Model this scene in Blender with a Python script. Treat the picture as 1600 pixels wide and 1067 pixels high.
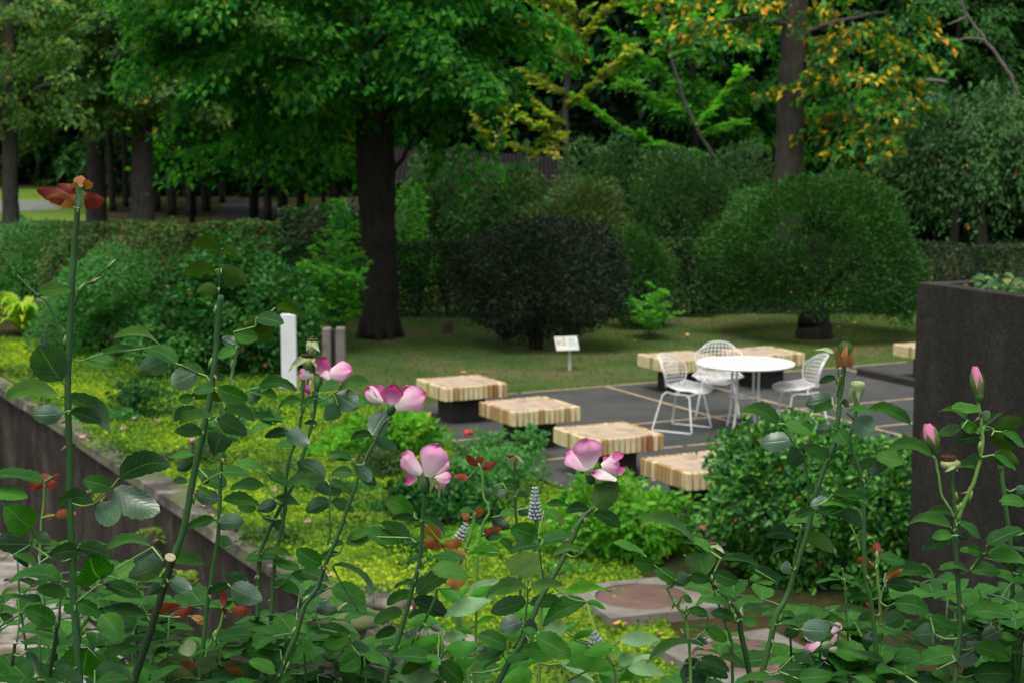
import bpy, math, random
import numpy as np
from mathutils import Vector

for o in list(bpy.data.objects):
    bpy.data.objects.remove(o, do_unlink=True)
scene = bpy.context.scene
C = scene.collection
R = math.radians
rnd = random.Random(7)
rng = np.random.default_rng(11)

# ---------------------------------------------------------------- camera, sky, sun, exposure
FPX, CX, CY, HORIZON, CAMZ = 2700.0, 800.0, 533.5, 178.0, 3.36
PITCH = math.atan((CY - HORIZON) / FPX)
cam_data = bpy.data.cameras.new('camera')
cam = bpy.data.objects.new('camera', cam_data)
C.objects.link(cam)
cam.location = (0, 0, CAMZ)
cam.rotation_euler = (R(90) - PITCH, 0, 0)
cam_data.sensor_width = 36.0
cam_data.lens = FPX / 1600 * 36
cam_data.clip_start = 0.05
cam_data.clip_end = 900
cam_data.dof.use_dof = True
cam_data.dof.focus_distance = 2.05
cam_data.dof.aperture_fstop = 17
scene.camera = cam

SUN_EL, SUN_AZ = R(72), R(200)      # azimuth clockwise from +Y
world = bpy.data.worlds.new('World')
scene.world = world
world.use_nodes = True
wn = world.node_tree
bgn = wn.nodes['Background']
sky = wn.nodes.new('ShaderNodeTexSky')
sky.sky_type = 'NISHITA'
sky.sun_disc = False
sky.sun_elevation = SUN_EL
sky.sun_rotation = SUN_AZ
sky.air_density = 1.0
sky.dust_density = 6.0
sky.ozone_density = 1.0
hsv = wn.nodes.new('ShaderNodeHueSaturation')      # overcast: a paler, greyer sky
hsv.inputs['Saturation'].default_value = 0.45
wn.links.new(sky.outputs[0], hsv.inputs['Color'])
wn.links.new(hsv.outputs[0], bgn.inputs[0])
bgn.inputs[1].default_value = 0.13
sun_data = bpy.data.lights.new('sun', 'SUN')
sun_data.energy = 1.2
sun_data.angle = R(35)
sun_data.color = (1.0, 0.97, 0.91)
sun = bpy.data.objects.new('sun', sun_data)
C.objects.link(sun)
sd = Vector((math.sin(SUN_AZ) * math.cos(SUN_EL), math.cos(SUN_AZ) * math.cos(SUN_EL), math.sin(SUN_EL)))
sun.rotation_euler = (-sd).to_track_quat('-Z', 'Y').to_euler()
sun.location = sd * 40
vs = scene.view_settings
scene.display_settings.display_device = 'sRGB'
vs.view_transform = 'Standard'
vs.look = 'None'
vs.exposure = 0.78
vs.gamma = 1.0
scene.render.engine = 'CYCLES'
scene.cycles.max_bounces = 6
scene.cycles.diffuse_bounces = 3
scene.cycles.glossy_bounces = 2
scene.cycles.transmission_bounces = 3
scene.cycles.use_denoising = True

# ---------------------------------------------------------------- pixel (1600 x 1067) -> place
_f = Vector((0, math.cos(PITCH), -math.sin(PITCH)))
_u = Vector((0, math.sin(PITCH), math.cos(PITCH)))
_r = Vector((1, 0, 0))
CAM = Vector((0, 0, CAMZ))
def ray(px, py):
    return _f + _r * ((px - CX) / FPX) + _u * ((CY - py) / FPX)
def P(px, py, Y):
    d = ray(px, py)
    return CAM + d * (Y / d.y)
def G(px, py, z=0.0):
    d = ray(px, py)
    return CAM + d * ((z - CAMZ) / d.z)

# ---------------------------------------------------------------- objects
def tag(o, label=None, cat=None, group=None, kind=None):
    if label: o['label'] = label
    if cat: o['category'] = cat
    if group: o['group'] = group
    if kind: o['kind'] = kind
    return o
def empty(name, loc, rz=0.0):
    o = bpy.data.objects.new(name, None)
    C.objects.link(o)
    o.location = loc
    o.rotation_euler = (0, 0, rz)
    o.empty_display_size = 0.1
    return o
def link(name, me, parent=None, world_space=True):
    o = bpy.data.objects.new(name, me)
    C.objects.link(o)
    if parent is not None:
        o.parent = parent
        if world_space:
            o.matrix_parent_inverse = wmat(parent).inverted()
    return o
def wmat(o):
    if o.parent is None: return o.matrix_basis.copy()
    return wmat(o.parent) @ o.matrix_parent_inverse @ o.matrix_basis
def copy_tree(o, parent=None):
    c = o.copy()
    C.objects.link(c)
    if parent is not None: c.parent = parent
    for ch in list(o.children): copy_tree(ch, c)
    return c

class MB:
    """collects shapes into one mesh"""
    def __init__(s):
        s.v = []; s.f = []; s.uv = {}; s.mi = []; s.sm = []
    def add(s, verts, faces, mi=0, uvs=None, smooth=True):
        b = len(s.v)
        s.v.extend([tuple(p) for p in verts])
        if uvs is not None:
            for i, q in enumerate(uvs): s.uv[b + i] = q
        for f in faces:
            s.f.append(tuple(b + i for i in f)); s.mi.append(mi); s.sm.append(smooth)
    def box(s, c, size, rz=0.0, mi=0, M=None, bev=0.0):
        x, y, z = size[0] / 2, size[1] / 2, size[2] / 2
        if bev <= 0:
            vs_ = [(i * x, j * y, k * z) for k in (-1, 1) for j in (-1, 1) for i in (-1, 1)]
            fs = [(0, 2, 3, 1), (4, 5, 7, 6), (0, 1, 5, 4), (2, 6, 7, 3), (0, 4, 6, 2), (1, 3, 7, 5)]
        else:
            b = min(bev, x * .9, y * .9, z * .9)
            vs_ = []
            for (zz, ins) in ((-z, b), (-z + b, 0), (z - b, 0), (z, b)):
                X, Y = x - ins, y - ins
                cc = b * .6 if ins == 0 else b * .3
                vs_ += [(X - cc, -Y, zz), (X, -Y + cc, zz), (X, Y - cc, zz), (X - cc, Y, zz),
                        (-X + cc, Y, zz), (-X, Y - cc, zz), (-X, -Y + cc, zz), (-X + cc, -Y, zz)]
            fs = [tuple(reversed(range(8))), tuple(range(24, 32))]
            for L in range(3):
                for i in range(8):
                    j = (i + 1) % 8
                    fs.append((L * 8 + i, L * 8 + j, L * 8 + 8 + j, L * 8 + 8 + i))
        cr, sr = math.cos(rz), math.sin(rz)
        out = []
        for a, b_, d in vs_:
            if M is not None:
                q = M @ Vector((a, b_, d)); out.append((q.x + c[0], q.y + c[1], q.z + c[2]))
            else:
                out.append((c[0] + a * cr - b_ * sr, c[1] + a * sr + b_ * cr, c[2] + d))
        s.add(out, fs, mi, smooth=False)
    def tube(s, pts, rad, n=8, mi=0, caps=True, closed=False):
        pts = [Vector(p) for p in pts]
        m = len(pts)
        if not hasattr(rad, '__len__'): rad = [rad] * m
        vs_ = []; fs = []
        pn = None
        for i in range(m):
            if closed: t = (pts[(i + 1) % m] - pts[i - 1])
            else: t = (pts[min(i + 1, m - 1)] - pts[max(i - 1, 0)])
            if t.length < 1e-9: t = Vector((0, 0, 1))
            t.normalize()
            if pn is None:
                a = Vector((0, 0, 1)) if abs(t.z) < .9 else Vector((1, 0, 0))
                pn = t.cross(a).normalized()
            pn = (pn - t * pn.dot(t))
            if pn.length < 1e-6: pn = t.orthogonal()
            pn.normalize()
            bn = t.cross(pn)
            for k in range(n):
                a = 2 * math.pi * k / n
                vs_.append(pts[i] + (pn * math.cos(a) + bn * math.sin(a)) * rad[i])
        rows = m if closed else m - 1
        for i in range(rows):
            i2 = (i + 1) % m
            for k in range(n):
                k2 = (k + 1) % n
                fs.append((i * n + k, i * n + k2, i2 * n + k2, i2 * n + k))
        if caps and not closed:
            fs.append(tuple(reversed(range(n)))); fs.append(tuple(range((m - 1) * n, m * n)))
        s.add(vs_, fs, mi)
    def lathe(s, prof, axis_pt=(0, 0, 0), axis=(0, 0, 1), n=16, mi=0):
        ax = Vector(axis).normalized(); o = Vector(axis_pt)
        a = ax.orthogonal().normalized(); b = ax.cross(a)
        vs_ = []; fs = []
        for (r, h) in prof:
            for k in range(n):
                t = 2 * math.pi * k / n
                vs_.append(o + ax * h + (a * math.cos(t) + b * math.sin(t)) * r)
        for i in range(len(prof) - 1):
            for k in range(n):
                k2 = (k + 1) % n
                fs.append((i * n + k, i * n + k2, (i + 1) * n + k2, (i + 1) * n + k))
        fs.append(tuple(reversed(range(n)))); fs.append(tuple(range((len(prof) - 1) * n, len(prof) * n)))
        s.add(vs_, fs, mi)
    def build(s, name, mats, parent=None):
        me = bpy.data.meshes.new(name)
        me.from_pydata(s.v, [], s.f)
        if not isinstance(mats, (list, tuple)): mats = [mats]
        for m in mats: me.materials.append(m)
        me.polygons.foreach_set('material_index', s.mi)
        me.polygons.foreach_set('use_smooth', s.sm)
        if s.uv:
            ul = me.uv_layers.new(name='UVMap')
            li = np.zeros(len(me.loops), dtype=np.int32)
            me.loops.foreach_get('vertex_index', li)
            tab = np.zeros((len(s.v), 2), dtype=np.float32)
            for k, q in s.uv.items(): tab[k] = q
            ul.data.foreach_set('uv', tab[li].ravel())
        me.update()
        return link(name, me, parent)

def np_mesh(name, V, F, mat, parent=None, smooth=False):
    """V (n,3) verts, F (m,4) quads"""
    me = bpy.data.meshes.new(name)
    V = np.ascontiguousarray(V, dtype=np.float32); F = np.ascontiguousarray(F, dtype=np.int32)
    me.vertices.add(len(V)); me.vertices.foreach_set('co', V.ravel())
    me.loops.add(F.size); me.loops.foreach_set('vertex_index', F.ravel())
    me.polygons.add(len(F))
    me.polygons.foreach_set('loop_start', np.arange(0, F.size, 4, dtype=np.int32))
    me.polygons.foreach_set('loop_total', np.full(len(F), 4, dtype=np.int32))
    me.polygons.foreach_set('use_smooth', np.full(len(F), smooth, dtype=bool))
    me.update(calc_edges=True); me.validate()
    me.materials.append(mat)
    return link(name, me, parent)

# ---------------------------------------------------------------- materials
def nodes(name):
    m = bpy.data.materials.new(name); m.use_nodes = True
    nt = m.node_tree; b = nt.nodes['Principled BSDF']
    return m, nt, b
def N(nt, t, **kw):
    n = nt.nodes.new(t)
    for k, v in kw.items(): setattr(n, k, v)
    return n
def ramp(nt, stops, fac=None, interp='LINEAR'):
    n = nt.nodes.new('ShaderNodeValToRGB')
    cr = n.color_ramp; cr.interpolation = interp
    while len(cr.elements) < len(stops): cr.elements.new(0.5)
    for e, (p, c) in zip(cr.elements, stops):
        e.position = p; e.color = (c[0], c[1], c[2], 1)
    if fac is not None: nt.links.new(fac, n.inputs[0])
    return n
def objco(nt, scale=(1, 1, 1)):
    t = N(nt, 'ShaderNodeTexCoord'); mp = N(nt, 'ShaderNodeMapping')
    mp.inputs['Scale'].default_value = scale
    nt.links.new(t.outputs['Object'], mp.inputs[0])
    return mp.outputs[0]
def noise(nt, co, scale, detail=4, rough=.6):
    n = N(nt, 'ShaderNodeTexNoise')
    n.inputs['Scale'].default_value = scale; n.inputs['Detail'].default_value = detail
    n.inputs['Roughness'].default_value = rough
    if co is not None: nt.links.new(co, n.inputs['Vector'])
    return n.outputs[0]
def bump(nt, b, h, strength=.4, dist=.02):
    n = N(nt, 'ShaderNodeBump')
    n.inputs['Strength'].default_value = strength; n.inputs['Distance'].default_value = dist
    nt.links.new(h, n.inputs['Height']); nt.links.new(n.outputs[0], b.inputs['Normal'])
def mixc(nt, fac, a, b, blend='MIX'):
    n = N(nt, 'ShaderNodeMix', data_type='RGBA', blend_type=blend)
    if isinstance(fac, (int, float)): n.inputs[0].default_value = fac
    else: nt.links.new(fac, n.inputs[0])
    for i, q in ((6, a), (7, b)):
        if isinstance(q, (tuple, list)): n.inputs[i].default_value = (q[0], q[1], q[2], 1)
        else: nt.links.new(q, n.inputs[i])
    return n.outputs[2]
def plain(name, col, rough=.6, noise_amt=.25, nscale=8, spec=.4, bmp=.0, metallic=0):
    m, nt, b = nodes(name)
    co = objco(nt)
    f = noise(nt, co, nscale)
    rr = ramp(nt, [(.3, [c * (1 - noise_amt) for c in col]), (.7, [min(1, c * (1 + noise_amt)) for c in col])], f)
    nt.links.new(rr.outputs[0], b.inputs['Base Color'])
    b.inputs['Roughness'].default_value = rough
    b.inputs['Specular IOR Level'].default_value = spec
    b.inputs['Metallic'].default_value = metallic
    if bmp: bump(nt, b, noise(nt, co, nscale * 4), bmp, .01)
    return m
def leafmat(name, cols, trans=.3, rough=.5, spec=.16, nscale=.8, clump=.35):
    """cols: list of (weight, colour): one colour drawn per leaf; clump noise shifts the mix in patches"""
    m, nt, b = nodes(name)
    gi = N(nt, 'ShaderNodeNewGeometry')
    tot = sum(w for w, c in cols); acc = 0; stops = []
    for w, c in cols:
        stops.append((acc / tot, c)); acc += w
    rp = ramp(nt, stops, gi.outputs['Random Per Island'], 'CONSTANT')
    f = noise(nt, objco(nt), nscale, 2)
    k = ramp(nt, [(.35, (1 - clump,) * 3), (.65, (1 + clump * .5,) * 3)], f)
    col = mixc(nt, 1.0, rp.outputs[0], k.outputs[0], 'MULTIPLY')
    nt.links.new(col, b.inputs['Base Color'])
    b.inputs['Roughness'].default_value = rough
    b.inputs['Specular IOR Level'].default_value = spec
    if trans > 0:
        t = N(nt, 'ShaderNodeBsdfTranslucent')
        tc = mixc(nt, 1.0, col, (1.3, 1.5, .6), 'MULTIPLY')
        nt.links.new(tc, t.inputs[0])
        mx = N(nt, 'ShaderNodeMixShader'); mx.inputs[0].default_value = trans
        nt.links.new(b.outputs[0], mx.inputs[1]); nt.links.new(t.outputs[0], mx.inputs[2])
        nt.links.new(mx.outputs[0], nt.nodes['Material Output'].inputs[0])
    return m
def bark(name, c1, c2, sc=6):
    m, nt, b = nodes(name)
    co = objco(nt, (1, 1, .25))
    f = noise(nt, co, sc * 2.2, 6, .7)
    big = noise(nt, objco(nt), 1.7, 3)
    rr = ramp(nt, [(.35, c1), (.62, c2)], f)
    col = mixc(nt, big, rr.outputs[0], [min(1, x * 1.5) for x in c2], 'MIX')
    col2 = mixc(nt, .45, rr.outputs[0], col)
    nt.links.new(col2, b.inputs['Base Color'])
    b.inputs['Roughness'].default_value = .9; b.inputs['Specular IOR Level'].default_value = .15
    bump(nt, b, f, .9, .03)
    return m
# ================================================================ THE SETTING
ANG = R(26.5)
U_ = Vector((math.cos(ANG), math.sin(ANG), 0)); V_ = Vector((-math.sin(ANG), math.cos(ANG), 0))
PO = Vector((1.33, 12.8, 0))
def uv_pt(u, v, z=0.0): 
    q = PO + U_ * u + V_ * v; return Vector((q.x, q.y, z))
def xwall(y): return -1.03 - .53 * (y - 11.6)
Y0, Y1, ZL = 6.0, 22.6, -1.9

# ground: one sheet to the horizon, open only where the sunken path lies
m_ground, nt, b = nodes('ground_soil')
co = objco(nt)
f1 = noise(nt, co, .5, 5); f2 = noise(nt, co, 9, 6, .7)
c1 = ramp(nt, [(.38, (.016, .030, .008)), (.5, (.028, .034, .012)), (.62, (.045, .034, .018))], f1)
c2 = ramp(nt, [(.3, (.5, .5, .5)), (.7, (1.3, 1.25, 1.1))], f2)
nt.links.new(mixc(nt, 1, c1.outputs[0], c2.outputs[0], 'MULTIPLY'), b.inputs['Base Color'])
b.inputs['Roughness'].default_value = .95; b.inputs['Specular IOR Level'].default_value = .05
bump(nt, b, f2, .6, .04)
mb = MB()
ys = [-60, 0, Y0] + list(np.linspace(Y0, Y1, 12)[1:]) + [26, 32, 40, 55, 80, 130, 250, 420]
ss = [-400, -120, -40, -18, -8.5, -.25, 0, 3, 8, 16, 40, 120, 400]
idx = {}
for j, y in enumerate(ys):
    yc = min(max(y, Y0), Y1)
    for i, s_ in enumerate(ss):
        idx[i, j] = len(mb.v)
        hz = 0.0
        mb.v.append((xwall(yc) + s_, y, hz))
for j in range(len(ys) - 1):
    for i in range(len(ss) - 1):
        if Y0 - .01 <= ys[j] < Y1 - .01 and -8.6 < ss[i] < -.3: continue
        mb.f.append((idx[i, j], idx[i + 1, j], idx[i + 1, j + 1], idx[i, j + 1])); mb.mi.append(0); mb.sm.append(False)
tag(mb.build('ground', m_ground), kind='structure')

# sunken path beside the wall
m_pave, nt, b = nodes('path_stone')
br = N(nt, 'ShaderNodeTexBrick'); nt.links.new(objco(nt), br.inputs[0])
br.inputs['Scale'].default_value = .7; br.inputs['Mortar Size'].default_value = .015
br.inputs['Color1'].default_value = (.20, .19, .17, 1); br.inputs['Color2'].default_value = (.27, .25, .23, 1)
br.inputs['Mortar'].default_value = (.1, .09, .07, 1)
fn = noise(nt, objco(nt), 3, 6)
k = ramp(nt, [(.38, (.35, .30, .17)), (.58, (1.05, 1.05, 1.05))], fn)
nt.links.new(mixc(nt, 1, br.outputs[0], k.outputs[0], 'MULTIPLY'), b.inputs['Base Color'])
b.inputs['Roughness'].default_value = .9
mb = MB()
mb.add([(xwall(Y0) - 8.5, Y0, ZL), (xwall(Y0) - .2, Y0, ZL), (xwall(Y1) - .2, Y1, ZL), (xwall(Y1) - 8.5, Y1, ZL)], [(0, 1, 2, 3)])
tag(mb.build('path', m_pave), kind='structure')

# retaining wall (weathered dark concrete with pale coping)
m_dark, nt, b = nodes('weathered_concrete')
co = objco(nt, (1, 1, .62))
f1 = noise(nt, co, 1.8, 10, .8); f2 = noise(nt, objco(nt), 14, 6, .75)
c1 = ramp(nt, [(.36, (.008, .007, .005)), (.5, (.028, .024, .018)), (.60, (.055, .048, .036)), (.70, (.10, .088, .07))], f1)
c2 = ramp(nt, [(.35, (.75, .75, .75)), (.65, (1.2, 1.2, 1.2))], f2)
nt.links.new(mixc(nt, 1, c1.outputs[0], c2.outputs[0], 'MULTIPLY'), b.inputs['Base Color'])
b.inputs['Roughness'].default_value = .92; b.inputs['Specular IOR Level'].default_value = .2
bump(nt, b, f1, .5, .03)
m_cope, nt, b = nodes('pale_coping')
co = objco(nt)
f1 = noise(nt, co, 3, 6, .65); f2 = noise(nt, co, 1.1, 3)
c1 = ramp(nt, [(.40, (.025, .022, .016)), (.55, (.09, .08, .064)), (.70, (.32, .29, .25))], f1)
c2 = mixc(nt, ramp(nt, [(.46, (0, 0, 0)), (.56, (.85, .85, .85))], f2).outputs[0], c1.outputs[0], (.07, .09, .02))
nt.links.new(c2, b.inputs['Base Color']); b.inputs['Roughness'].default_value = .9
bump(nt, b, f1, .5, .02)
wr = tag(empty('retaining_wall', (xwall(12), 12, 0)), 'dark stained concrete retaining wall with pale coping along the mossy bed', 'wall')
mb = MB()
rows = np.linspace(Y0, Y1, 26)
vs_, fs = [], []
for i, y in enumerate(rows):
    w = xwall(y); j = rnd.uniform(-.02, .02)
    vs_ += [(w - .26 + j, y, ZL - .1), (w - .24 + j, y, -.06), (w + .0, y, -.06), (w + .0, y, ZL - .1)]
for i in range(len(rows) - 1):
    a = i * 4
    for k in range(4): fs.append((a + k, a + (k + 1) % 4, a + 4 + (k + 1) % 4, a + 4 + k))
fs += [(0, 3, 2, 1), tuple(len(vs_) - 4 + q for q in (0, 1, 2, 3))]
mb.add(vs_, fs, smooth=False)
mb.box((xwall(Y1) - 4.4, Y1 + .12, ZL / 2 - .06), (8.2, .24, -ZL - .05))
mb.box((xwall(Y0) - 4.4, Y0 - .12, ZL / 2 - .06), (8.2, .24, -ZL - .05))
mb.box((xwall((Y0+Y1)/2) - 8.6, (Y0 + Y1) / 2, ZL / 2 - .06), (.24, (Y1 - Y0) * 1.132, -ZL - .05), rz=math.atan(.53))
mb.build('wall_face', m_dark, wr)
mb = MB()
y = Y0
while y < Y1 - .3:
    L = rnd.uniform(.8, 1.5); y2 = min(y + L, Y1)
    a, c = y + .012, y2 - .012
    j0, j1 = rnd.uniform(-.03, .03), rnd.uniform(-.04, .06)
    z = .02 + rnd.uniform(-.012, .02)
    vs_ = [(xwall(a) - .30 + j0, a, -.055), (xwall(a) + .02 + j1, a, -.055), (xwall(c) + .02 + j1, c, -.055), (xwall(c) - .30 + j0, c, -.055)]
    vs_ += [(p[0] + (.02 if i in (0, 3) else -.02), p[1] + (.015 if i in (0, 1) else -.015), z) for i, p in enumerate(vs_)]
    mb.add(vs_, [(0, 3, 2, 1), (4, 5, 6, 7), (0, 1, 5, 4), (1, 2, 6, 5), (2, 3, 7, 6), (3, 0, 4, 7)], smooth=False)
    y = y2
mb.build('coping', m_cope, wr)

# pale stones along the moss edge, and a pale block at the wall's far end
def stone(name, c, size, mat, label, rz=0, cat='stone', group=None):
    mb = MB(); r_ = random.Random(str(c))
    vs_ = []; n = 12
    prof = [(.80, 0), (1.0, .25), (.97, .7), (.80, .96), (.35, 1.0)]
    lob = [r_.uniform(.85, 1.12) for _ in range(n)]
    for (q, h) in prof:
        for k in range(n):
            t = 2 * math.pi * k / n
            ex = abs(math.cos(t)) ** .7 * (1 if math.cos(t) > 0 else -1); ey = abs(math.sin(t)) ** .7 * (1 if math.sin(t) > 0 else -1)
            vs_.append((ex * size[0] / 2 * q * lob[k], ey * size[1] / 2 * q * lob[k], h * size[2] * r_.uniform(.93, 1.03)))
    cr, sr = math.cos(rz), math.sin(rz)
    vs_ = [(c[0] + x * cr - y * sr, c[1] + x * sr + y * cr, c[2] + z) for x, y, z in vs_]
    fs = []
    for i in range(len(prof) - 1):
        for k in range(n):
            fs.append((i * n + k, i * n + (k + 1) % n, (i + 1) * n + (k + 1) % n, (i + 1) * n + k))
    fs.append(tuple(range((len(prof) - 1) * n, len(prof) * n)))
    mb.add(vs_, fs)
    return tag(mb.build(name, mat), label, cat, group)
for px, py, sz, lb in ((690, 1015, (.55, .32, .09), 'broad pale flat stone on the moss below the salvia leaves'),
                       (535, 975, (.62, .30, .10), 'pale flat stone on the wall edge between rose canes at lower centre'),
                       (608, 948, (.42, .26, .07), 'small pale stone in the moss left of the broad flat stone')):
    stone('flat_stone', G(px, py), sz, m_cope, lb, rz=-.4)
bl = empty('stone_block', G(98, 545) + Vector((0, .2, 0)))
tag(bl, 'pale topped dark stone block behind the tall cane at the left', 'stone block')
p_ = bl.location
mb = MB(); mb.box((p_.x, p_.y, .30), (.62, .62, .60), rz=.5, bev=.03); mb.build('block_body', m_dark, bl)
mb = MB(); mb.box((p_.x, p_.y, .645), (.70, .70, .085), rz=.5, bev=.02); mb.build('block_cap', m_cope, bl)

# lawn behind the patio, moss bed by the wall (thin sheets on the ground)
def sheet(name, pts, z, mat):
    mb = MB(); mb.add([(p[0], p[1], z) for p in pts], [tuple(range(len(pts)))], smooth=False)
    return tag(mb.build(name, mat), kind='structure')
def groundmat(name, cols, s1=.7, s2=14):
    m, nt, b = nodes(name)
    co = objco(nt); f1 = noise(nt, co, s1, 4); f2 = noise(nt, co, s2, 6, .75)
    c1 = ramp(nt, cols, f1); c2 = ramp(nt, [(.3, (.55, .55, .55)), (.7, (1.35, 1.35, 1.3))], f2)
    nt.links.new(mixc(nt, 1, c1.outputs[0], c2.outputs[0], 'MULTIPLY'), b.inputs['Base Color'])
    b.inputs['Roughness'].default_value = .95; b.inputs['Specular IOR Level'].default_value = .05
    bump(nt, b, f2, .7, .03)
    return m
m_lawn = groundmat('lawn_turf', [(.35, (.038, .075, .018)), (.5, (.06, .095, .024)), (.66, (.105, .10, .042))])
m_moss = groundmat('moss', [(.32, (.05, .09, .012)), (.5, (.10, .17, .015)), (.68, (.20, .25, .015))], 1.2, 18)
LAWN = [(-1.55, 19.6, 0), uv_pt(.7, 6.9), uv_pt(1.4, 7.58), uv_pt(13, 7.58), (16, 30, 0), (4, 32, 0), (-5, 29, 0), (-5.2, 25, 0), (-3.0, 23.3, 0), (-2.2, 21, 0)]
sheet('lawn', LAWN, .004, m_lawn)
MOSS = [(xwall(9.5) + .02, 9.5), (1.2, 9.5), (1.0, 11.4), (.9, 12.9), uv_pt(.3, 0), uv_pt(.3, 6.0), (-1.55, 19.6), (-2.2, 21), (-3.0, 23.3), (-5.2, 25), (-12, 27), (-15, 27), (-9, 22.9), (xwall(22.5) + .02, 22.5)]
sheet('moss_bed', MOSS, .0065, m_moss)

# patio: asphalt with flush pale strips
m_asph, nt, b = nodes('asphalt')
co = objco(nt); f1 = noise(nt, co, .8, 6, .7); f2 = noise(nt, co, 160, 2, .8)
c1 = ramp(nt, [(.36, (.030, .037, .034)), (.65, (.064, .061, .057))], f1)
c2 = ramp(nt, [(.35, (.6, .6, .6)), (.68, (1.6, 1.6, 1.6))], f2)
nt.links.new(mixc(nt, 1, c1.outputs[0], c2.outputs[0], 'MULTIPLY'), b.inputs['Base Color'])
b.inputs['Roughness'].default_value = .85; b.inputs['Specular IOR Level'].default_value = .25; bump(nt, b, f2, .5, .006)
sheet('patio', [uv_pt(.35, 0), uv_pt(13, 0), uv_pt(13, 7.6), uv_pt(1.4, 7.6), uv_pt(.7, 6.9), uv_pt(.35, 6)], .008, m_asph)
m_strip = plain('strip_timber', (.36, .27, .16), .8, .25, 6)
mb = MB()
def strip(u0, v0, u1, v1, w=.045):
    a, c = uv_pt(u0, v0), uv_pt(u1, v1); d = (c - a).normalized(); s_ = Vector((-d.y, d.x, 0)) * w / 2
    mb.add([tuple(p)[:2] + (.012,) for p in (a - s_, c - s_, c + s_, a + s_)], [(0, 1, 2, 3)], smooth=False)
us = [0.35, 1.2, 2.4, 3.6, 4.75, 5.95, 7.15, 8.35]
for v in (0.0, 1.28, 2.57, 3.85, 5.15, 7.6):
    for a, c in zip(us[:-1] if v < 7 else [1.4] + us[2:-1], us[1:] if v < 7 else us[2:]): strip(a + .03, v, c - .03, v)
for u in (3.6, 4.75, 7.15):
    strip(u, -.02, u, 7.62)
tag(mb.build('paving_strips', m_strip), kind='structure')

# terrace under the photographer, with the rose bed
m_bed = groundmat('bed_soil', [(.35, (.03, .022, .014)), (.65, (.06, .045, .03))], 3, 30)
mb = MB(); mb.box((0, -1.45, .9), (16, 9.7, 1.8)); 
tag(mb.build('terrace', m_bed), kind='structure')
TZ = 1.8

# access covers in square concrete frames
m_frame = plain('cover_frame_concrete', (.15, .138, .112), .9, .3, 6, bmp=.3)
m_frame2 = plain('grey_concrete', (.13, .12, .10), .9, .3, 6, bmp=.3)
m_rust, nt, b = nodes('rusty_iron')
ck = N(nt, 'ShaderNodeTexChecker'); nt.links.new(objco(nt), ck.inputs[0]); ck.inputs['Scale'].default_value = 34
f1 = noise(nt, objco(nt), 6, 5)
c1 = ramp(nt, [(.3, (.075, .045, .034)), (.7, (.15, .085, .062))], f1)
c2 = mixc(nt, .22, c1.outputs[0], ck.outputs[0], 'MULTIPLY')
nt.links.new(c2, b.inputs['Base Color']); b.inputs['Roughness'].default_value = .75
bump(nt, b, ck.outputs[0], .5, .01)
def cover(px, py, w, rz, mf, label, round_=True):
    c = G(px, py); e = tag(empty('manhole_cover', c), label, 'manhole cover', 'access covers set in the moss')
    mb = MB()
    h = .07; n = 40; r_ = w * .385
    ring = [(r_ * math.cos(2 * math.pi * k / n), r_ * math.sin(2 * math.pi * k / n)) for k in range(n)]
    sq = []
    for k in range(n):
        t = 2 * math.pi * k / n; m_ = max(abs(math.cos(t)), abs(math.sin(t)))
        sq.append((w / 2 * math.cos(t) / m_, w / 2 * math.sin(t) / m_))
    cr, sr = math.cos(rz), math.sin(rz)
    def tr(p, z): return (c.x + p[0] * cr - p[1] * sr, c.y + p[0] * sr + p[1] * cr, z)
    vs_ = [tr(p, 0) for p in sq] + [tr((p[0] * .985, p[1] * .985), h) for p in sq] + [tr(p, h) for p in ring] + [tr(p, h - .03) for p in ring]
    fs = []
    for L in range(3):
        for k in range(n):
            fs.append((L * n + k, L * n + (k + 1) % n, (L + 1) * n + (k + 1) % n, (L + 1) * n + k))
    mb.add(vs_, fs, smooth=False); mb.build('cover_frame', mf, e)
    mb = MB(); mb.lathe([(r_ * .975, h - .05), (r_ * .975, h - .008), (r_ * .95, h - .003)], (c.x, c.y, 0), n=40)
    mb.build('iron_lid', m_rust, e)
    return e
cover(1003, 946, .84, R(20), m_frame, 'round rusty manhole cover in a pale concrete slab, the farther of two')
cover(1165, 1040, .86, R(24), m_frame2, 'round rusty manhole cover in a dull grey slab, the nearer of two')

# big dark concrete planter at the right
pe = tag(empty('concrete_planter', (3.9, 11.7, 0)), 'tall dark concrete planter with ivy on top at the right edge', 'planter')
c0 = Vector((2.59, 11.0, 0)); zt = CAMZ + (178 - 441) / 2700 * 11.0
pr = ANG - R(90)
du = Vector((math.cos(pr), math.sin(pr), 0)); dv = Vector((-math.sin(pr), math.cos(pr), 0))
m_plant, nt, b = nodes('planter_concrete')
f1 = noise(nt, objco(nt, (1, 1, .5)), 2.5, 6, .7); f2 = noise(nt, objco(nt), 48, 5, .8)
c1 = ramp(nt, [(.3, (.012, .011, .0095)), (.55, (.026, .024, .020)), (.75, (.047, .043, .036))], f1)
c2 = ramp(nt, [(.35, (.45, .45, .45)), (.66, (1.7, 1.7, 1.7))], f2)
nt.links.new(mixc(nt, 1, c1.outputs[0], c2.outputs[0], 'MULTIPLY'), b.inputs['Base Color'])
b.inputs['Roughness'].default_value = .9; b.inputs['Specular IOR Level'].default_value = .2; bump(nt, b, f2, .4, .008)
mb = MB(); W, D, T = 2.2, 2.4, .14
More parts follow.
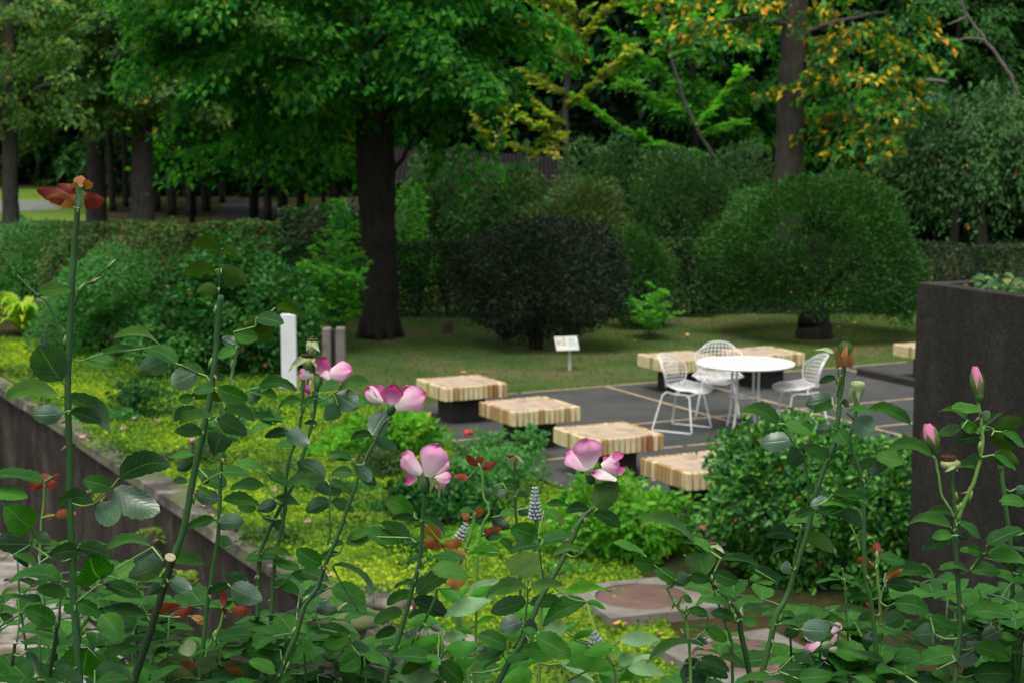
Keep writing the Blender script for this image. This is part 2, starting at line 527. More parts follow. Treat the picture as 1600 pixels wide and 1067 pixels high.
def quadbox(a0, a1, b0, b1, z0, z1):
    ps = [c0 + du * a + dv * bb for (a, bb) in ((a0, b0), (a1, b0), (a1, b1), (a0, b1))]
    vs_ = [(p.x, p.y, z) for z in (z0, z1) for p in ps]
    mb.add(vs_, [(0, 3, 2, 1), (4, 5, 6, 7), (0, 1, 5, 4), (1, 2, 6, 5), (2, 3, 7, 6), (3, 0, 4, 7)], smooth=False)
quadbox(0, W, 0, T, 0, zt); quadbox(0, W, D - T, D, 0, zt); quadbox(0, T, T, D - T, 0, zt); quadbox(W - T, W, T, D - T, 0, zt)
mb.build('planter_box', m_plant, pe)
mb = MB(); quadbox(T, W - T, T, D - T, zt - .35, zt - .10); mb.build('planter_soil', m_bed, pe)
PLANTER = (c0, du, dv, W, D, zt)
# ================================================================ PATIO FURNITURE
m_lath = leafmat('bench_lath', [(4, (.54, .42, .21)), (5, (.62, .52, .29)), (3.4, (.38, .25, .105)), (3, (.58, .52, .28)), (1.6, (.29, .125, .045))], trans=0, rough=.75, nscale=5, clump=.15)
m_top, nt, b = nodes('bench_top_timber')
co = objco(nt)
wv = N(nt, 'ShaderNodeTexWave'); nt.links.new(co, wv.inputs[0]); wv.inputs['Scale'].default_value = 5.5; wv.inputs['Distortion'].default_value = .6
f1 = noise(nt, co, 2.6, 4); f2 = noise(nt, objco(nt, (3, 30, 3)), 3, 4)
c1 = ramp(nt, [(.3, (.37, .29, .19)), (.7, (.46, .37, .26))], f2)
c2 = mixc(nt, .06, c1.outputs[0], wv.outputs[0], 'MULTIPLY')
bk = N(nt, 'ShaderNodeTexBrick'); bk.offset = 0; nt.links.new(co, bk.inputs[0]); bk.inputs['Scale'].default_value = 1; bk.inputs['Brick Width'].default_value = .17; bk.inputs['Row Height'].default_value = .17; bk.inputs['Mortar Size'].default_value = .003
bk.inputs['Color1'].default_value = (1, 1, 1, 1); bk.inputs['Color2'].default_value = (.84, .82, .80, 1); bk.inputs['Mortar'].default_value = (.45, .4, .35, 1)
c2 = mixc(nt, 1, c2, bk.outputs[0], 'MULTIPLY')
st = ramp(nt, [(.50, (0, 0, 0)), (.62, (.8, .8, .8))], f1)
nt.links.new(mixc(nt, st.outputs[0], c2, (.15, .11, .10)), b.inputs['Base Color'])
b.inputs['Roughness'].default_value = .7
m_ped = plain('pedestal_dark', (.025, .022, .02), .8, .3, 10)
BS = .77
def bench_meshes():
    root = empty('block_bench', (0, 0, 0))
    mb = MB(); mb.box((0, 0, .385), (BS - .10, BS - .10, .066)); top = mb.build('seat_top', m_top, root)
    mb = MB(); mb.box((0, 0, .3135), (BS - .096, BS - .096, .072)); mb.build('seat_core', m_ped, root)
    mb = MB(); n = 13; w = BS / n
    for i in range(n):
        a = -BS / 2 + (i + .5) * w
        for side in range(4):
            if side >= 2 and (i == 0 or i == n - 1): continue
            d = BS / 2 - .0225
            pos = [(a, -d), (a, d), (-d, a), (d, a)][side]
            sz = (w - .0165, .046 if 0 < i < n - 1 else w - .0165) if side < 2 else (.046, w - .0165)
            if i in (0, n - 1): pos = (pos[0], math.copysign(BS / 2 - (w - .0165) / 2, pos[1]))
            mb.box((pos[0], pos[1], .3475 + rnd.uniform(-.002, .002)), (sz[0], sz[1], .146), bev=.004)
    mb.build('lath_edge', m_lath, root)
    mb = MB(); mb.box((0, 0, .14), (.40, .40, .28), bev=.01); mb.build('pedestal', m_ped, root)
    return root
proto = bench_meshes()
BENCH = [(721, 596.5, 'timber block bench at the lawn end of the near row of four'),
         (827, 632, 'timber block bench second from the lawn in the near row of four'),
         (950, 674, 'timber block bench third from the lawn in the near row, behind the pale pink bloom'),
         (1097, 722, 'nearest timber block bench, half hidden by the clipped green shrub'),
         (1063, 557, 'timber block bench behind the left wire chair'),
         (1190, 550, 'timber block bench behind the white table and its rear chair'),
         (1463, 541, 'timber block bench at the patio edge half hidden by the dark planter')]
def child_variant(o):
    pass
for i, (px, py, lb) in enumerate(BENCH):
    o = proto if i == 0 else copy_tree(proto)
    q = G(px, py, .42); o.location = (q.x, q.y, .008); o.rotation_euler.z = ANG + (i % 2) * R(90) + R([0, 1, -1, .5, 1, 0, 2][i])
    tag(o, lb, 'bench', 'timber block benches on the patio')

m_white, nt, b = nodes('white_enamel')
b.inputs['Base Color'].default_value = (.80, .80, .80, 1); b.inputs['Roughness'].default_value = .38
f1 = noise(nt, objco(nt), 7, 4); rr = ramp(nt, [(.3, (.60, .60, .57)), (.5, (.76, .76, .74)), (.7, (.82, .82, .81))], f1)
nt.links.new(rr.outputs[0], b.inputs['Base Color'])
tq = G(1165, 567, .72)
tb = tag(empty('round_table', (tq.x, tq.y, .008), .3), 'round white metal table with slim rod legs on the patio', 'table')
def TBL(a, r_, z): return (tq.x + r_ * math.cos(a), tq.y + r_ * math.sin(a), .008 + z)
mb = MB(); mb.lathe([(.49, .690), (.520, .697), (.526, .708), (.520, .718), (.50, .721)], (tq.x, tq.y, .008), n=64); mb.build('table_top', m_white, tb)
for k in range(4):
    a = R(50) + k * math.pi / 2
    mb = MB(); mb.tube([TBL(a, .20, .69), TBL(a, .175, .66), TBL(a, .165, .60), TBL(a, .165, .34), TBL(a, .18, .18), TBL(a, .215, .03), TBL(a, .22, .0)], .013, 8)
    mb.build('leg', m_white, tb)
mb = MB()
mb.tube([TBL(R(10) + 2 * math.pi * k / 20, .165, .36) for k in range(20)], .008, 6, closed=True)
for k in range(2):
    a = R(50) + k * math.pi / 2
    mb.tube([TBL(a, .165, .36), TBL(a + math.pi, .165, .36)], .007, 6)
mb.build('leg_brace', m_white, tb)

def shell_pt(u, v):
    """u -1..1 across, v 0 (top of back) .. 1 (front edge); the chair faces -y"""
    if v < .46:
        t = v / .46
        y = .27 - .10 * t - .04 * math.sin(t * math.pi); z = .80 - .335 * t
        w = .245 + .03 * math.sin(t * math.pi * .7) - .075 * t ** 3
        w *= math.sqrt(max(0.0, 1 - max(0, (.28 - t) / .28) ** 2 * .35))
        y -= .12 * u * u * (1 - .35 * t); z -= .075 * abs(u) ** 3 * (1 - t) ** 2
    else:
        t = (v - .46) / .54
        y = .17 - .46 * t; z = .465 - .035 * math.sin(min(1, t * 1.5) * math.pi * .5) + .018 * t - .05 * max(0, t - .8) ** 2 * 20 * .6
        w = .19 + .09 * min(1, t * 1.5) ** .8 - .07 * max(0, t - .72) / .28
        z += .045 * u * u * (1 - .6 * t); y -= .078 * u * u * (1 - t) ** 2 - .02 * u * u * t
    return Vector((u * w, y, z))
def make_chair():
    root = empty('wire_chair', (0, 0, 0))
    mb = MB()
    nu, nv = 12, 18
    for i in range(1, nu):
        u = -1 + 2 * i / nu
        mb.tube([shell_pt(u, v) for v in np.linspace(0, 1, 32)], .0036, 5)
    for j in range(1, nv):
        v = j / nv
        mb.tube([shell_pt(u, v) for u in np.linspace(-1, 1, 15)], .0036, 5)
    sh = mb.build('seat_shell', m_white, root)
    mb = MB()
    loop = [shell_pt(u, 0) for u in np.linspace(-1, 1, 14)] + [shell_pt(1, v) for v in np.linspace(0, 1, 28)[1:]] + \
           [shell_pt(u, 1) for u in np.linspace(1, -1, 14)[1:]] + [shell_pt(-1, v) for v in np.linspace(1, 0, 28)[1:-1]]
    mb.tube(loop, .0065, 6, closed=True)
    mb.build('rim', m_white, sh)
    for s_ in (-1, 1):
        x0, x1 = s_ * .165, s_ * .235
        mb = MB(); mb.tube([(x0, -.13, .405), (x0 * 1.05, -.17, .38), (x1, -.235, .02), (x1, -.225, .009)], .0085, 7); mb.build('leg', m_white, root)
        mb = MB(); mb.tube([(x0 * .8, .12, .415), (x0, .15, .385), (x1, .235, .02), (x1, .225, .009)], .0085, 7); mb.build('leg', m_white, root)
        mb = MB(); mb.tube([(x1, -.225, .009), (x1, .225, .009)], .0085, 7); mb.build('runner', m_white, root)
        mb = MB(); mb.tube([(x0, -.13, .405), (x0 * .9, 0, .40), (x0 * .8, .12, .415)], .0085, 7); mb.build('seat_rail', m_white, root)
    mb = MB(); mb.tube([(-.165, -.13, .405), (-.09, -.10, .375), (.09, -.10, .375), (.165, -.13, .405)], .008, 7)
    mb.tube([(-.135, .11, .412), (-.08, .08, .38), (.08, .08, .38), (.135, .11, .412)], .008, 7)
    mb.build('crossbar', m_white, root)
    return root
ch = make_chair()
CH = [(1066, 607, R(58), 'white wire chair on the left of the round table, seen from the side'),
      (1122, 588, R(-8), 'white wire chair behind the round table, facing the camera'),
      (1254, 606, R(-82), 'white wire chair on the right of the round table, its back turned edge on')]
for i, (px, py, rz, lb) in enumerate(CH):
    o = ch if i == 0 else copy_tree(ch)
    q = G(px, py, .45); o.location = (q.x, q.y, .008); o.rotation_euler.z = rz
    tag(o, lb, 'chair', 'white wire chairs round the table')

# small plant sign
m_photo, nt, b = nodes('sign_print')
co = objco(nt); f1 = noise(nt, co, 16, 3)
rr = ramp(nt, [(.36, (.46, .47, .42)), (.48, (.34, .31, .22)), (.60, (.26, .17, .09))], f1)
nt.links.new(rr.outputs[0], b.inputs['Base Color']); b.inputs['Roughness'].default_value = .4
m_signw = plain('sign_white', (.46, .48, .45), .5, .1)
sp = G(890, 579); se = tag(empty('plant_sign', sp), 'small tilted white sign on a short post in the lawn', 'sign')
mb = MB(); mb.box((sp.x, sp.y + .02, .155), (.035, .02, .31)); mb.build('post', m_signw, se)
import mathutils
Mx = mathutils.Matrix.Rotation(R(14), 3, 'Z') @ mathutils.Matrix.Rotation(R(-38), 3, 'X') @ mathutils.Matrix.Rotation(R(90), 3, 'X')
ctr = G(885, 540, .36); ctr = Vector((sp.x - .04, sp.y, .36))
mb = MB(); mb.box(ctr, (.31, .21, .014), M=Mx); brd = mb.build('board', m_signw, se)
nrm = Mx @ Vector((0, 0, 1))
if nrm.y > 0: nrm = -nrm
mb = MB(); mb.box(ctr + nrm * .009 + Mx @ Vector((-.07, .03, 0)), (.13, .12, .003), M=Mx); mb.build('picture', m_photo, brd)
m_text = plain('sign_print_grey', (.16, .17, .15), .5, .1)
mb = MB()
for k in range(4):
    mb.box(ctr + nrm * .009 + Mx @ Vector((.075 - .012 * (k % 2), .06 - .03 * k, 0)), (.10 - .024 * (k % 2), .006, .003), M=Mx)
mb.build('print_lines', m_text, brd)

# posts
m_wpost = plain('white_post_paint', (.62, .64, .66), .6, .08, 5)
q = G(452.5, 610); mb = MB()
mb.box((q.x, q.y, .47), (.185, .075, .94), bev=.008)
w_ = tag(empty('white_post', q), 'flat white painted post beside the rose shrubs', 'post'); mb.build('post_body', m_wpost, w_)
mb = MB(); mb.box((q.x, q.y, .03), (.26, .16, .06), bev=.015); mb.build('post_foot', m_frame2, w_)
m_cpost = plain('grey_post_concrete', (.16, .145, .125), .9, .35, 7, bmp=.4)
q = G(523, 598); cp = tag(empty('concrete_post', q), 'weathered grey concrete post with a dark upright groove', 'post')
mb = MB(); h = .70
mb.box((q.x - .088, q.y, h / 2), (.105, .17, h), bev=.012); mb.box((q.x + .083, q.y, h / 2), (.115, .17, h), bev=.012)
mb.build('post_body', m_cpost, cp)
mb = MB(); mb.box((q.x, q.y + .03, h / 2 - .015), (.075, .10, h - .03)); mb.build('groove_strip', m_ped, cp)
q = G(698, 521); mk = tag(empty('plant_marker', q), 'small pale marker stone at the foot of the hedge left of the dark shrub', 'marker')
mb = MB()
for (w0, z0, z1) in ((.20, 0, .28),):
    mb.add([(q.x - .1, q.y - .05, 0), (q.x + .1, q.y - .05, 0), (q.x + .1, q.y + .05, 0), (q.x - .1, q.y + .05, 0),
            (q.x - .09, q.y - .03, .16), (q.x + .09, q.y - .03, .24), (q.x + .09, q.y + .03, .24), (q.x - .09, q.y + .03, .16)],
           [(0, 3, 2, 1), (4, 5, 6, 7), (0, 1, 5, 4), (1, 2, 6, 5), (2, 3, 7, 6), (3, 0, 4, 7)], smooth=False)
mb.build('marker_body', m_cope, mk)
a_, c_ = G(1352, 588), G(1424, 603)
mid = (a_ + c_) / 2; ang = math.atan2(c_.y - a_.y, c_.x - a_.x)
mb = MB(); mb.box((mid.x, mid.y, .05), ((c_ - a_).length * 1.25, .12, .10), rz=ang, bev=.012)
tag(mb.build('edging_board', m_ped), 'dark timber edging board lying at the patio edge left of the planter', 'edging board')

# shed far behind the shrubs
m_roof, nt, b = nodes('shed_roof')
wv = N(nt, 'ShaderNodeTexWave'); wv.inputs['Scale'].default_value = 3.2
nt.links.new(objco(nt), wv.inputs[0])
rr = ramp(nt, [(.2, (.005, .0045, .005)), (.8, (.014, .012, .013))], wv.outputs[0]); nt.links.new(rr.outputs[0], b.inputs['Base Color'])
b.inputs['Roughness'].default_value = .9; b.inputs['Specular IOR Level'].default_value = .1; bump(nt, b, wv.outputs[0], .6, .04)
sh = tag(empty('shed', (-.6, 44, 0)), 'dark low shed with a ribbed roof behind the grey green shrubs', 'shed')
xl, xr = P(612, 240, 43).x, P(900, 250, 43).x
zt_, zb_ = P(700, 236, 43).z, P(700, 290, 41).z
mb = MB()
mb.add([(xl, 43, zt_ + .12), (xr, 43, zt_ - .18), (xr, 40.5, zb_ - .15), (xl, 40.5, zb_ + .1),
        (xl, 43, zt_ + .04), (xr, 43, zt_ - .26), (xr, 40.5, zb_ - .23), (xl, 40.5, zb_ + .02)],
       [(0, 3, 2, 1), (4, 5, 6, 7), (0, 1, 5, 4), (1, 2, 6, 5), (2, 3, 7, 6), (3, 0, 4, 7)], smooth=False)
mb.build('roof', m_roof, sh)
mb = MB(); mb.box(((xl + xr) / 2, 42.0, (zb_ - .3) / 2), (xr - xl - .4, 2.2, zb_ - .3)); mb.build('wall', m_ped, sh)
# ================================================================ VEGETATION
def nrmz(a):
    return a / np.maximum(np.linalg.norm(a, axis=1, keepdims=True), 1e-9)
def leaf_mesh(pos, d, nor, L, W, fold=.18, droop=.12, q=4):
    n = len(pos)
    d = nrmz(d); side = nrmz(np.cross(nor, d)); nor = np.cross(d, side)
    L = np.broadcast_to(np.asarray(L, float), (n,))[:, None]; W = np.broadcast_to(np.asarray(W, float), (n,))[:, None]
    down = np.array([0, 0, -1.0])
    if q == 4:
        tip = pos + d * L + down * droop * L
        mid = pos + d * L * .46
        V = np.stack([pos, mid + side * W / 2 + nor * fold * W, tip, mid - side * W / 2 + nor * fold * W], 1)
        F = (np.arange(n)[:, None] * 4 + np.array([0, 1, 2, 3])[None]).reshape(-1, 4)
    else:
        tip = pos + d * L + down * droop * L
        a = pos + d * L * .3 + down * droop * L * .09; c = pos + d * L * .68 + down * droop * L * .46
        V = np.stack([pos, a + side * W * .46 + nor * fold * W, a, a - side * W * .46 + nor * fold * W,
                      c + side * W * .42 + nor * fold * W, c, c - side * W * .42 + nor * fold * W, tip], 1)
        base = np.array([[0, 1, 2, 3], [1, 4, 5, 2], [2, 5, 6, 3], [4, 7, 6, 5]])
        F = (np.arange(n)[:, None, None] * 8 + base[None]).reshape(-1, 4)
    return V.reshape(-1, 3), F
def rvec(n): return nrmz(rng.normal(size=(n, 3)))
def lumpy(d, k=7, amp=.12, seed=0):
    r_ = np.random.default_rng(seed); o = np.zeros(len(d))
    for _ in range(k):
        w = r_.normal(size=3) * 3.2; o += np.sin(d @ w + r_.uniform(0, 6.28)) * amp / math.sqrt(k) * 1.4
    return o
def mound_leaves(c, rad, n, L, W, seed=0, amp=.13, thick=.13, up=.4, q=4, zmin=None, jitter=.8, droop=.12, spiky=0.0):
    d = rvec(int(n * 1.3))
    if zmin is not None:
        keep = d[:, 2] * rad[2] + c[2] > zmin - .05; d = d[keep]
    d = d[:n]; n = len(d)
    r_ = 1 + lumpy(d, 9, amp, seed) - np.abs(rng.normal(size=n)) * thick + (rng.random(n) < .05) * rng.random(n) * .12
    pos = np.array(c) + d * np.array(rad) * r_[:, None]
    if zmin is not None: pos[:, 2] = np.maximum(pos[:, 2], zmin * rng.uniform(.4, 1.1, n))
    nor = nrmz(d * 1.0 + np.array([0, 0, up]) + rng.normal(size=(n, 3)) * jitter * .6)
    dr = nrmz(np.cross(nor, rvec(n)) + d * (.5 + spiky) + np.array([0, 0, .15 + spiky * .3]))
    s = rng.uniform(.7, 1.25, n)
    out = [leaf_mesh(pos, dr, nor, L * s, W * s, q=q, droop=droop)]
    # stray shoots standing out of the outline
    k = max(10, n // 130); dd = rvec(k * 3); dd = dd[dd[:, 2] > -.15][:k]; k = len(dd)
    if k:
        base = np.array(c) + dd * np.array(rad) * (1 + lumpy(dd, 9, amp, seed))[:, None] * .95
        ax = nrmz(dd + np.array([0, 0, .6]) + rng.normal(size=(k, 3)) * .35); ln = min(rad) * rng.uniform(.05, .20, k)
        m = 12; t = np.tile(np.linspace(.1, 1, m), k); ii = np.repeat(np.arange(k), m)
        pp = base[ii] + ax[ii] * (ln[ii] * t)[:, None]; dv = nrmz(ax[ii] * .7 + rng.normal(size=(k * m, 3)) * .7)
        s2 = rng.uniform(.6, 1.1, k * m); out.append(leaf_mesh(pp, dv, rvec(k * m) + np.array([0, 0, .6]), L * s2, W * s2, q=q, droop=droop))
    return merge(out)
def crown_leaves(c, rad, nclump, per, L, W, frond=.9, zlow=None, seed=0, spread=.28, droop=.25, hang=.2, avoid=None):
    """layered drooping sprays of leaves inside an uneven ellipsoid"""
    r_ = np.random.default_rng(seed)
    c = np.array(c); rad = np.array(rad)
    d = r_.normal(size=(nclump, 3)); d /= np.linalg.norm(d, axis=1, keepdims=True)
    rr = r_.uniform(.25, 1, nclump) ** .6
    cc = c + d * rad * rr[:, None] * (1 + lumpy(d, 7, .15, seed))[:, None]
    if zlow is not None:
        lo = cc[:, 2] < zlow; cc[lo, 2] = zlow + r_.uniform(0, rad[2] * .6, lo.sum())
    out = d.copy(); out[:, 2] *= .25; out += r_.normal(size=out.shape) * .35; out[:, 2] = np.clip(out[:, 2], -.4, .3)
    out /= np.linalg.norm(out, axis=1, keepdims=True)
    k = np.repeat(np.arange(nclump), per); n = len(k)
    fl = frond * r_.uniform(.6, 1.3, nclump)[k]
    t = r_.uniform(-.1, 1, n)
    side = np.cross(out, [0, 0, 1.0]); side /= np.linalg.norm(side, axis=1, keepdims=True)
    lat = r_.normal(size=n) * spread * fl * (1 - .5 * t)
    pos = cc[k] + out[k] * (fl * t)[:, None] + side[k] * lat[:, None] + r_.normal(size=(n, 3)) * .07 * frond
    pos[:, 2] -= hang * fl * t * t + .25 * np.abs(lat)
    nor = nrmz(np.array([0, 0, 1.0]) + out[k] * .35 + r_.normal(size=(n, 3)) * .45)
    dr = nrmz(out[k] * .7 + side[k] * np.sign(lat)[:, None] * .6 + r_.normal(size=(n, 3)) * .5 + np.array([0, 0, -.25]))
    s = r_.uniform(.65, 1.25, n)
    if avoid:                                  # the gap in the foliage round the trunk, open to the front
        keep = ~((np.abs(pos[:, 0] - avoid[0]) < avoid[1] * (1 + .5 * np.sin(pos[:, 2] * 3.1))) & (pos[:, 1] < avoid[2]) & (r_.random(n) < avoid[3])); pos, dr, nor, s = pos[keep], dr[keep], nor[keep], s[keep]
    return leaf_mesh(pos, dr, nor, L * s, W * s, droop=droop)
def merge(parts):
    Vs, Fs, b = [], [], 0
    for V, F in parts:
        Vs.append(V); Fs.append(F + b); b += len(V)
    return np.concatenate(Vs), np.concatenate(Fs)
def twig_leaves(limbs, per_m, L, W, twig=.35, flat=.5, seed=0, droop=.1, wob=.5):
    """leaves in pairs along short side twigs that leave each limb (list of Vector paths)"""
    r_ = np.random.default_rng(seed); ps, ds, ns = [], [], []
    tw = []
    for path in limbs:
        path = [np.array(p) for p in path]
        for a, c in zip(path[:-1], path[1:]):
            seg = c - a; ln = np.linalg.norm(seg)
            if ln < 1e-6: continue
            dirv = seg / ln
            for _ in range(max(1, int(ln * per_m))):
                p0 = a + seg * r_.random()
                s = np.cross(dirv, [0, 0, 1.0]); s /= max(np.linalg.norm(s), 1e-6)
                dv = dirv * r_.uniform(.2, .9) + s * r_.choice([-1, 1]) * r_.uniform(.4, 1) + np.array([0, 0, r_.uniform(-.3, .4)]) * flat
                dv /= np.linalg.norm(dv); tl = twig * r_.uniform(.4, 1.2)
                tw.append((p0, p0 + dv * tl))
                m = max(3, int(tl / (L * .38)))
                for i in range(m):
                    t = (i + .6) / m
                    q = p0 + dv * tl * t + np.array([0, 0, -.12 * tl * t * t])
                    for sg in (-1, 1):
                        sv = np.cross(dv, [0, 0, 1.0]) * sg
                        ps.append(q + r_.normal(size=3) * .01); ds.append(dv * .6 + sv * .9 + r_.normal(size=3) * wob * .5)
                        ns.append(np.array([0, 0, 1.0]) + r_.normal(size=3) * wob)
    n = len(ps); s = r_.uniform(.7, 1.2, n)
    return leaf_mesh(np.array(ps), np.array(ds), nrmz(np.array(ns)), L * s, W * s, droop=droop), tw

MAPLE = leafmat('maple_leaf', [(5, (.020, .14, .018)), (4, (.042, .20, .020)), (3, (.072, .26, .026)), (1.5, (.12, .31, .03)), (.10, (.6, .36, .02))], .5, .5, .12, nscale=.9)
OAK = leafmat('olive_tree_leaf', [(5, (.06, .16, .035)), (4, (.10, .22, .05)), (2.5, (.15, .27, .055)), (.6, (.32, .34, .04)), (.12, (.6, .40, .03))], .5, .5, .25, nscale=.5)
OAK2 = leafmat('deep_green_leaf', [(5, (.035, .19, .028)), (4, (.065, .25, .024)), (2, (.11, .32, .032)), (.1, (.55, .40, .02))], .5, .5, .12, nscale=.5)
LIME = leafmat('lime_leaf', [(4, (.09, .36, .018)), (4, (.14, .45, .024)), (1, (.22, .48, .04))], .5, .5)
GINKGO = leafmat('yellow_green_leaf', [(4, (.16, .34, .02)), (4, (.28, .40, .03)), (3, (.50, .44, .07)), (1, (.60, .45, .12))], .5, .5)
AUTUMN = leafmat('turning_leaf', [(5, (.04, .17, .025)), (5, (.08, .25, .035)), (3, (.12, .30, .05)), (2.6, (.74, .52, .03)), (.6, (.46, .20, .02)), (.5, (.20, .09, .02))], .35, .45, nscale=1.2)
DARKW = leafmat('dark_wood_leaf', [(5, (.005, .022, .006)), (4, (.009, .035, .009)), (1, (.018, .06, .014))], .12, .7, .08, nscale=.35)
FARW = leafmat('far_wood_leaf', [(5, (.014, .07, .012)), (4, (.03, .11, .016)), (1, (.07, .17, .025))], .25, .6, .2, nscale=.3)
GREYG = leafmat('grey_green_leaf', [(5, (.030, .098, .025)), (4, (.052, .135, .036)), (2, (.095, .185, .052)), (.05, (.42, .18, .04))], .2, .5, nscale=.9)
TWIGGY = leafmat('olive_twig_leaf', [(4, (.052, .12, .030)), (3, (.09, .165, .042)), (1.5, (.14, .14, .055))], .25, .55)
YEW = leafmat('clipped_bush_leaf', [(5, (.018, .085, .012)), (4, (.032, .12, .018)), (2, (.065, .17, .028)), (.35, (.19, .16, .04)), (.03, (.5, .15, .05))], .15, .45, nscale=1.5, clump=.25)
PURP = leafmat('purple_bush_leaf', [(5, (.012, .034, .012)), (4, (.020, .026, .016)), (3, (.034, .028, .026)), (2.5, (.026, .065, .017)), (.04, (.4, .16, .04))], .1, .42, nscale=1.5, clump=.25)
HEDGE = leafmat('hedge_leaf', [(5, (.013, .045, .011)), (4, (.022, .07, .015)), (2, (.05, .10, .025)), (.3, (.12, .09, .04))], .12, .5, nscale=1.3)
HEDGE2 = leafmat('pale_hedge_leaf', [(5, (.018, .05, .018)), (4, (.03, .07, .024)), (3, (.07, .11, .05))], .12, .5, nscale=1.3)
ROSEBG = leafmat('rose_shrub_leaf', [(5, (.016, .085, .018)), (4, (.03, .125, .024)), (3, (.06, .19, .035)), (.12, (.2, .06, .03))], .3, .42)
PALEG = leafmat('pale_shrub_leaf', [(5, (.06, .22, .05)), (4, (.09, .28, .07)), (2, (.15, .34, .10))], .4, .5)
BRIGHT = leafmat('bright_leaf', [(4, (.07, .30, .022)), (4, (.11, .38, .03)), (2, (.19, .44, .05))], .45, .45)
AZAL = leafmat('clipped_azalea_leaf', [(5, (.022, .115, .014)), (4, (.05, .20, .024)), (3, (.10, .31, .04)), (1.4, (.24, .46, .08)), (.12, (.45, .18, .05))], .3, .36, .3, nscale=2, clump=.3)
HYDR = leafmat('spring_green_leaf', [(4, (.085, .30, .02)), (4, (.13, .38, .028)), (2, (.20, .46, .05)), (.1, (.5, .35, .03))], .45, .45, .2, nscale=2.5)
YROS = leafmat('yellow_green_broadleaf', [(3, (.28, .46, .025)), (3, (.38, .52, .04)), (1, (.14, .34, .03))], .4, .45)
GRASS = leafmat('grass_blade', [(4, (.048, .095, .021)), (4, (.075, .125, .03)), (2.5, (.14, .14, .055))], .3, .6, nscale=.5)
def mossmat():
    m, nt, b = nodes('moss_leaf'); gi = N(nt, 'ShaderNodeNewGeometry')
    f = noise(nt, objco(nt), .55, 4, .65); ad = N(nt, 'ShaderNodeMath', operation='MULTIPLY_ADD'); nt.links.new(gi.outputs['Random Per Island'], ad.inputs[0]); ad.inputs[1].default_value = .22; nt.links.new(f, ad.inputs[2])
    r0 = ramp(nt, [(.44, (.022, .055, .012)), (.53, (.05, .135, .016)), (.63, (.12, .28, .016)), (.74, (.34, .50, .018)), (.84, (.50, .58, .03))], ad.outputs[0])
    nt.links.new(r0.outputs[0], b.inputs['Base Color']); b.inputs['Roughness'].default_value = .65; b.inputs['Specular IOR Level'].default_value = .12
    t = N(nt, 'ShaderNodeBsdfTranslucent'); nt.links.new(r0.outputs[0], t.inputs[0]); mx = N(nt, 'ShaderNodeMixShader'); mx.inputs[0].default_value = .35
    nt.links.new(b.outputs[0], mx.inputs[1]); nt.links.new(t.outputs[0], mx.inputs[2]); nt.links.new(mx.outputs[0], nt.nodes['Material Output'].inputs[0])
    return m
MOSSL = mossmat()
AIRY = leafmat('airy_tree_leaf', [(4, (.03, .16, .014)), (4, (.055, .22, .018)), (2, (.10, .29, .024))], .45, .5, .1)
IVY = leafmat('ivy_leaf', [(4, (.05, .13, .03)), (3, (.10, .19, .05)), (1, (.22, .22, .07))], .2, .45)
FERN = leafmat('fern_leaf', [(4, (.16, .27, .03)), (3, (.26, .32, .04)), (1, (.35, .25, .05))], .35, .5)
BARK1 = bark('dark_bark', (.007, .006, .005), (.026, .023, .018))
BARK2 = bark('grey_bark', (.035, .030, .026), (.10, .088, .075))
BARK3 = bark('pale_bark', (.07, .066, .058), (.15, .14, .12), 10)
BARKF = bark('far_bark', (.010, .009, .007), (.03, .026, .02))

def wob(path, k, amp, seed=0):
    """finer, slightly wandering version of a path"""
    r_ = random.Random(seed); out = []
    path = [Vector(p) for p in path]; m = len(path)
    for i in range(m - 1):
        p0, p1, p2, p3 = path[max(i - 1, 0)], path[i], path[i + 1], path[min(i + 2, m - 1)]
        for j in range(k):
            t = j / k
            q = .5 * ((2 * p1) + (p2 - p0) * t + (2 * p0 - 5 * p1 + 4 * p2 - p3) * t * t + (3 * p1 - p0 - 3 * p2 + p3) * t ** 3)
            if not (i == 0 and j == 0): q = q + Vector((r_.uniform(-1, 1), r_.uniform(-1, 1), r_.uniform(-1, 1))) * amp
            out.append(q)
    out.append(path[-1]); return out
def lerp_list(vals, n):
    xs = np.linspace(0, len(vals) - 1, n); return list(np.interp(xs, range(len(vals)), vals))
def trunk_mesh(path, radii, mat, parent, limbs=(), n=14, name='trunk', amp=.01, roots=0):
    mb = MB(); p = wob(path, 6, amp, len(path) + int(path[0][0] * 100)); r_ = lerp_list(radii, len(p))
    rr = random.Random(int(path[0][0] * 1000))
    mb.tube(p, [q * rr.uniform(.96, 1.05) for q in r_], n)
    for k in range(roots):
        a = 2 * math.pi * k / roots + rr.uniform(-.3, .3); b0 = Vector(path[0])
        e = b0 + Vector((math.cos(a), math.sin(a), 0)) * radii[0] * rr.uniform(1.0, 1.28)
        mb.tube(wob([b0 + Vector((math.cos(a) * radii[0] * .3, math.sin(a) * radii[0] * .3, radii[0] * 2.2)), b0 + Vector((math.cos(a), math.sin(a), 0)) * radii[0] * .75 + Vector((0, 0, radii[0] * .8)), e - Vector((0, 0, .03))], 4, .006, k), lerp_list([radii[0] * .42, radii[0] * .40, radii[0] * .15], 9), 8)
    for L, r0, r1 in limbs:
        q = wob(L, 5, .02, len(L)); mb.tube(q, lerp_list([r0, r1], len(q)), 7)
    return mb.build(name, mat, parent)
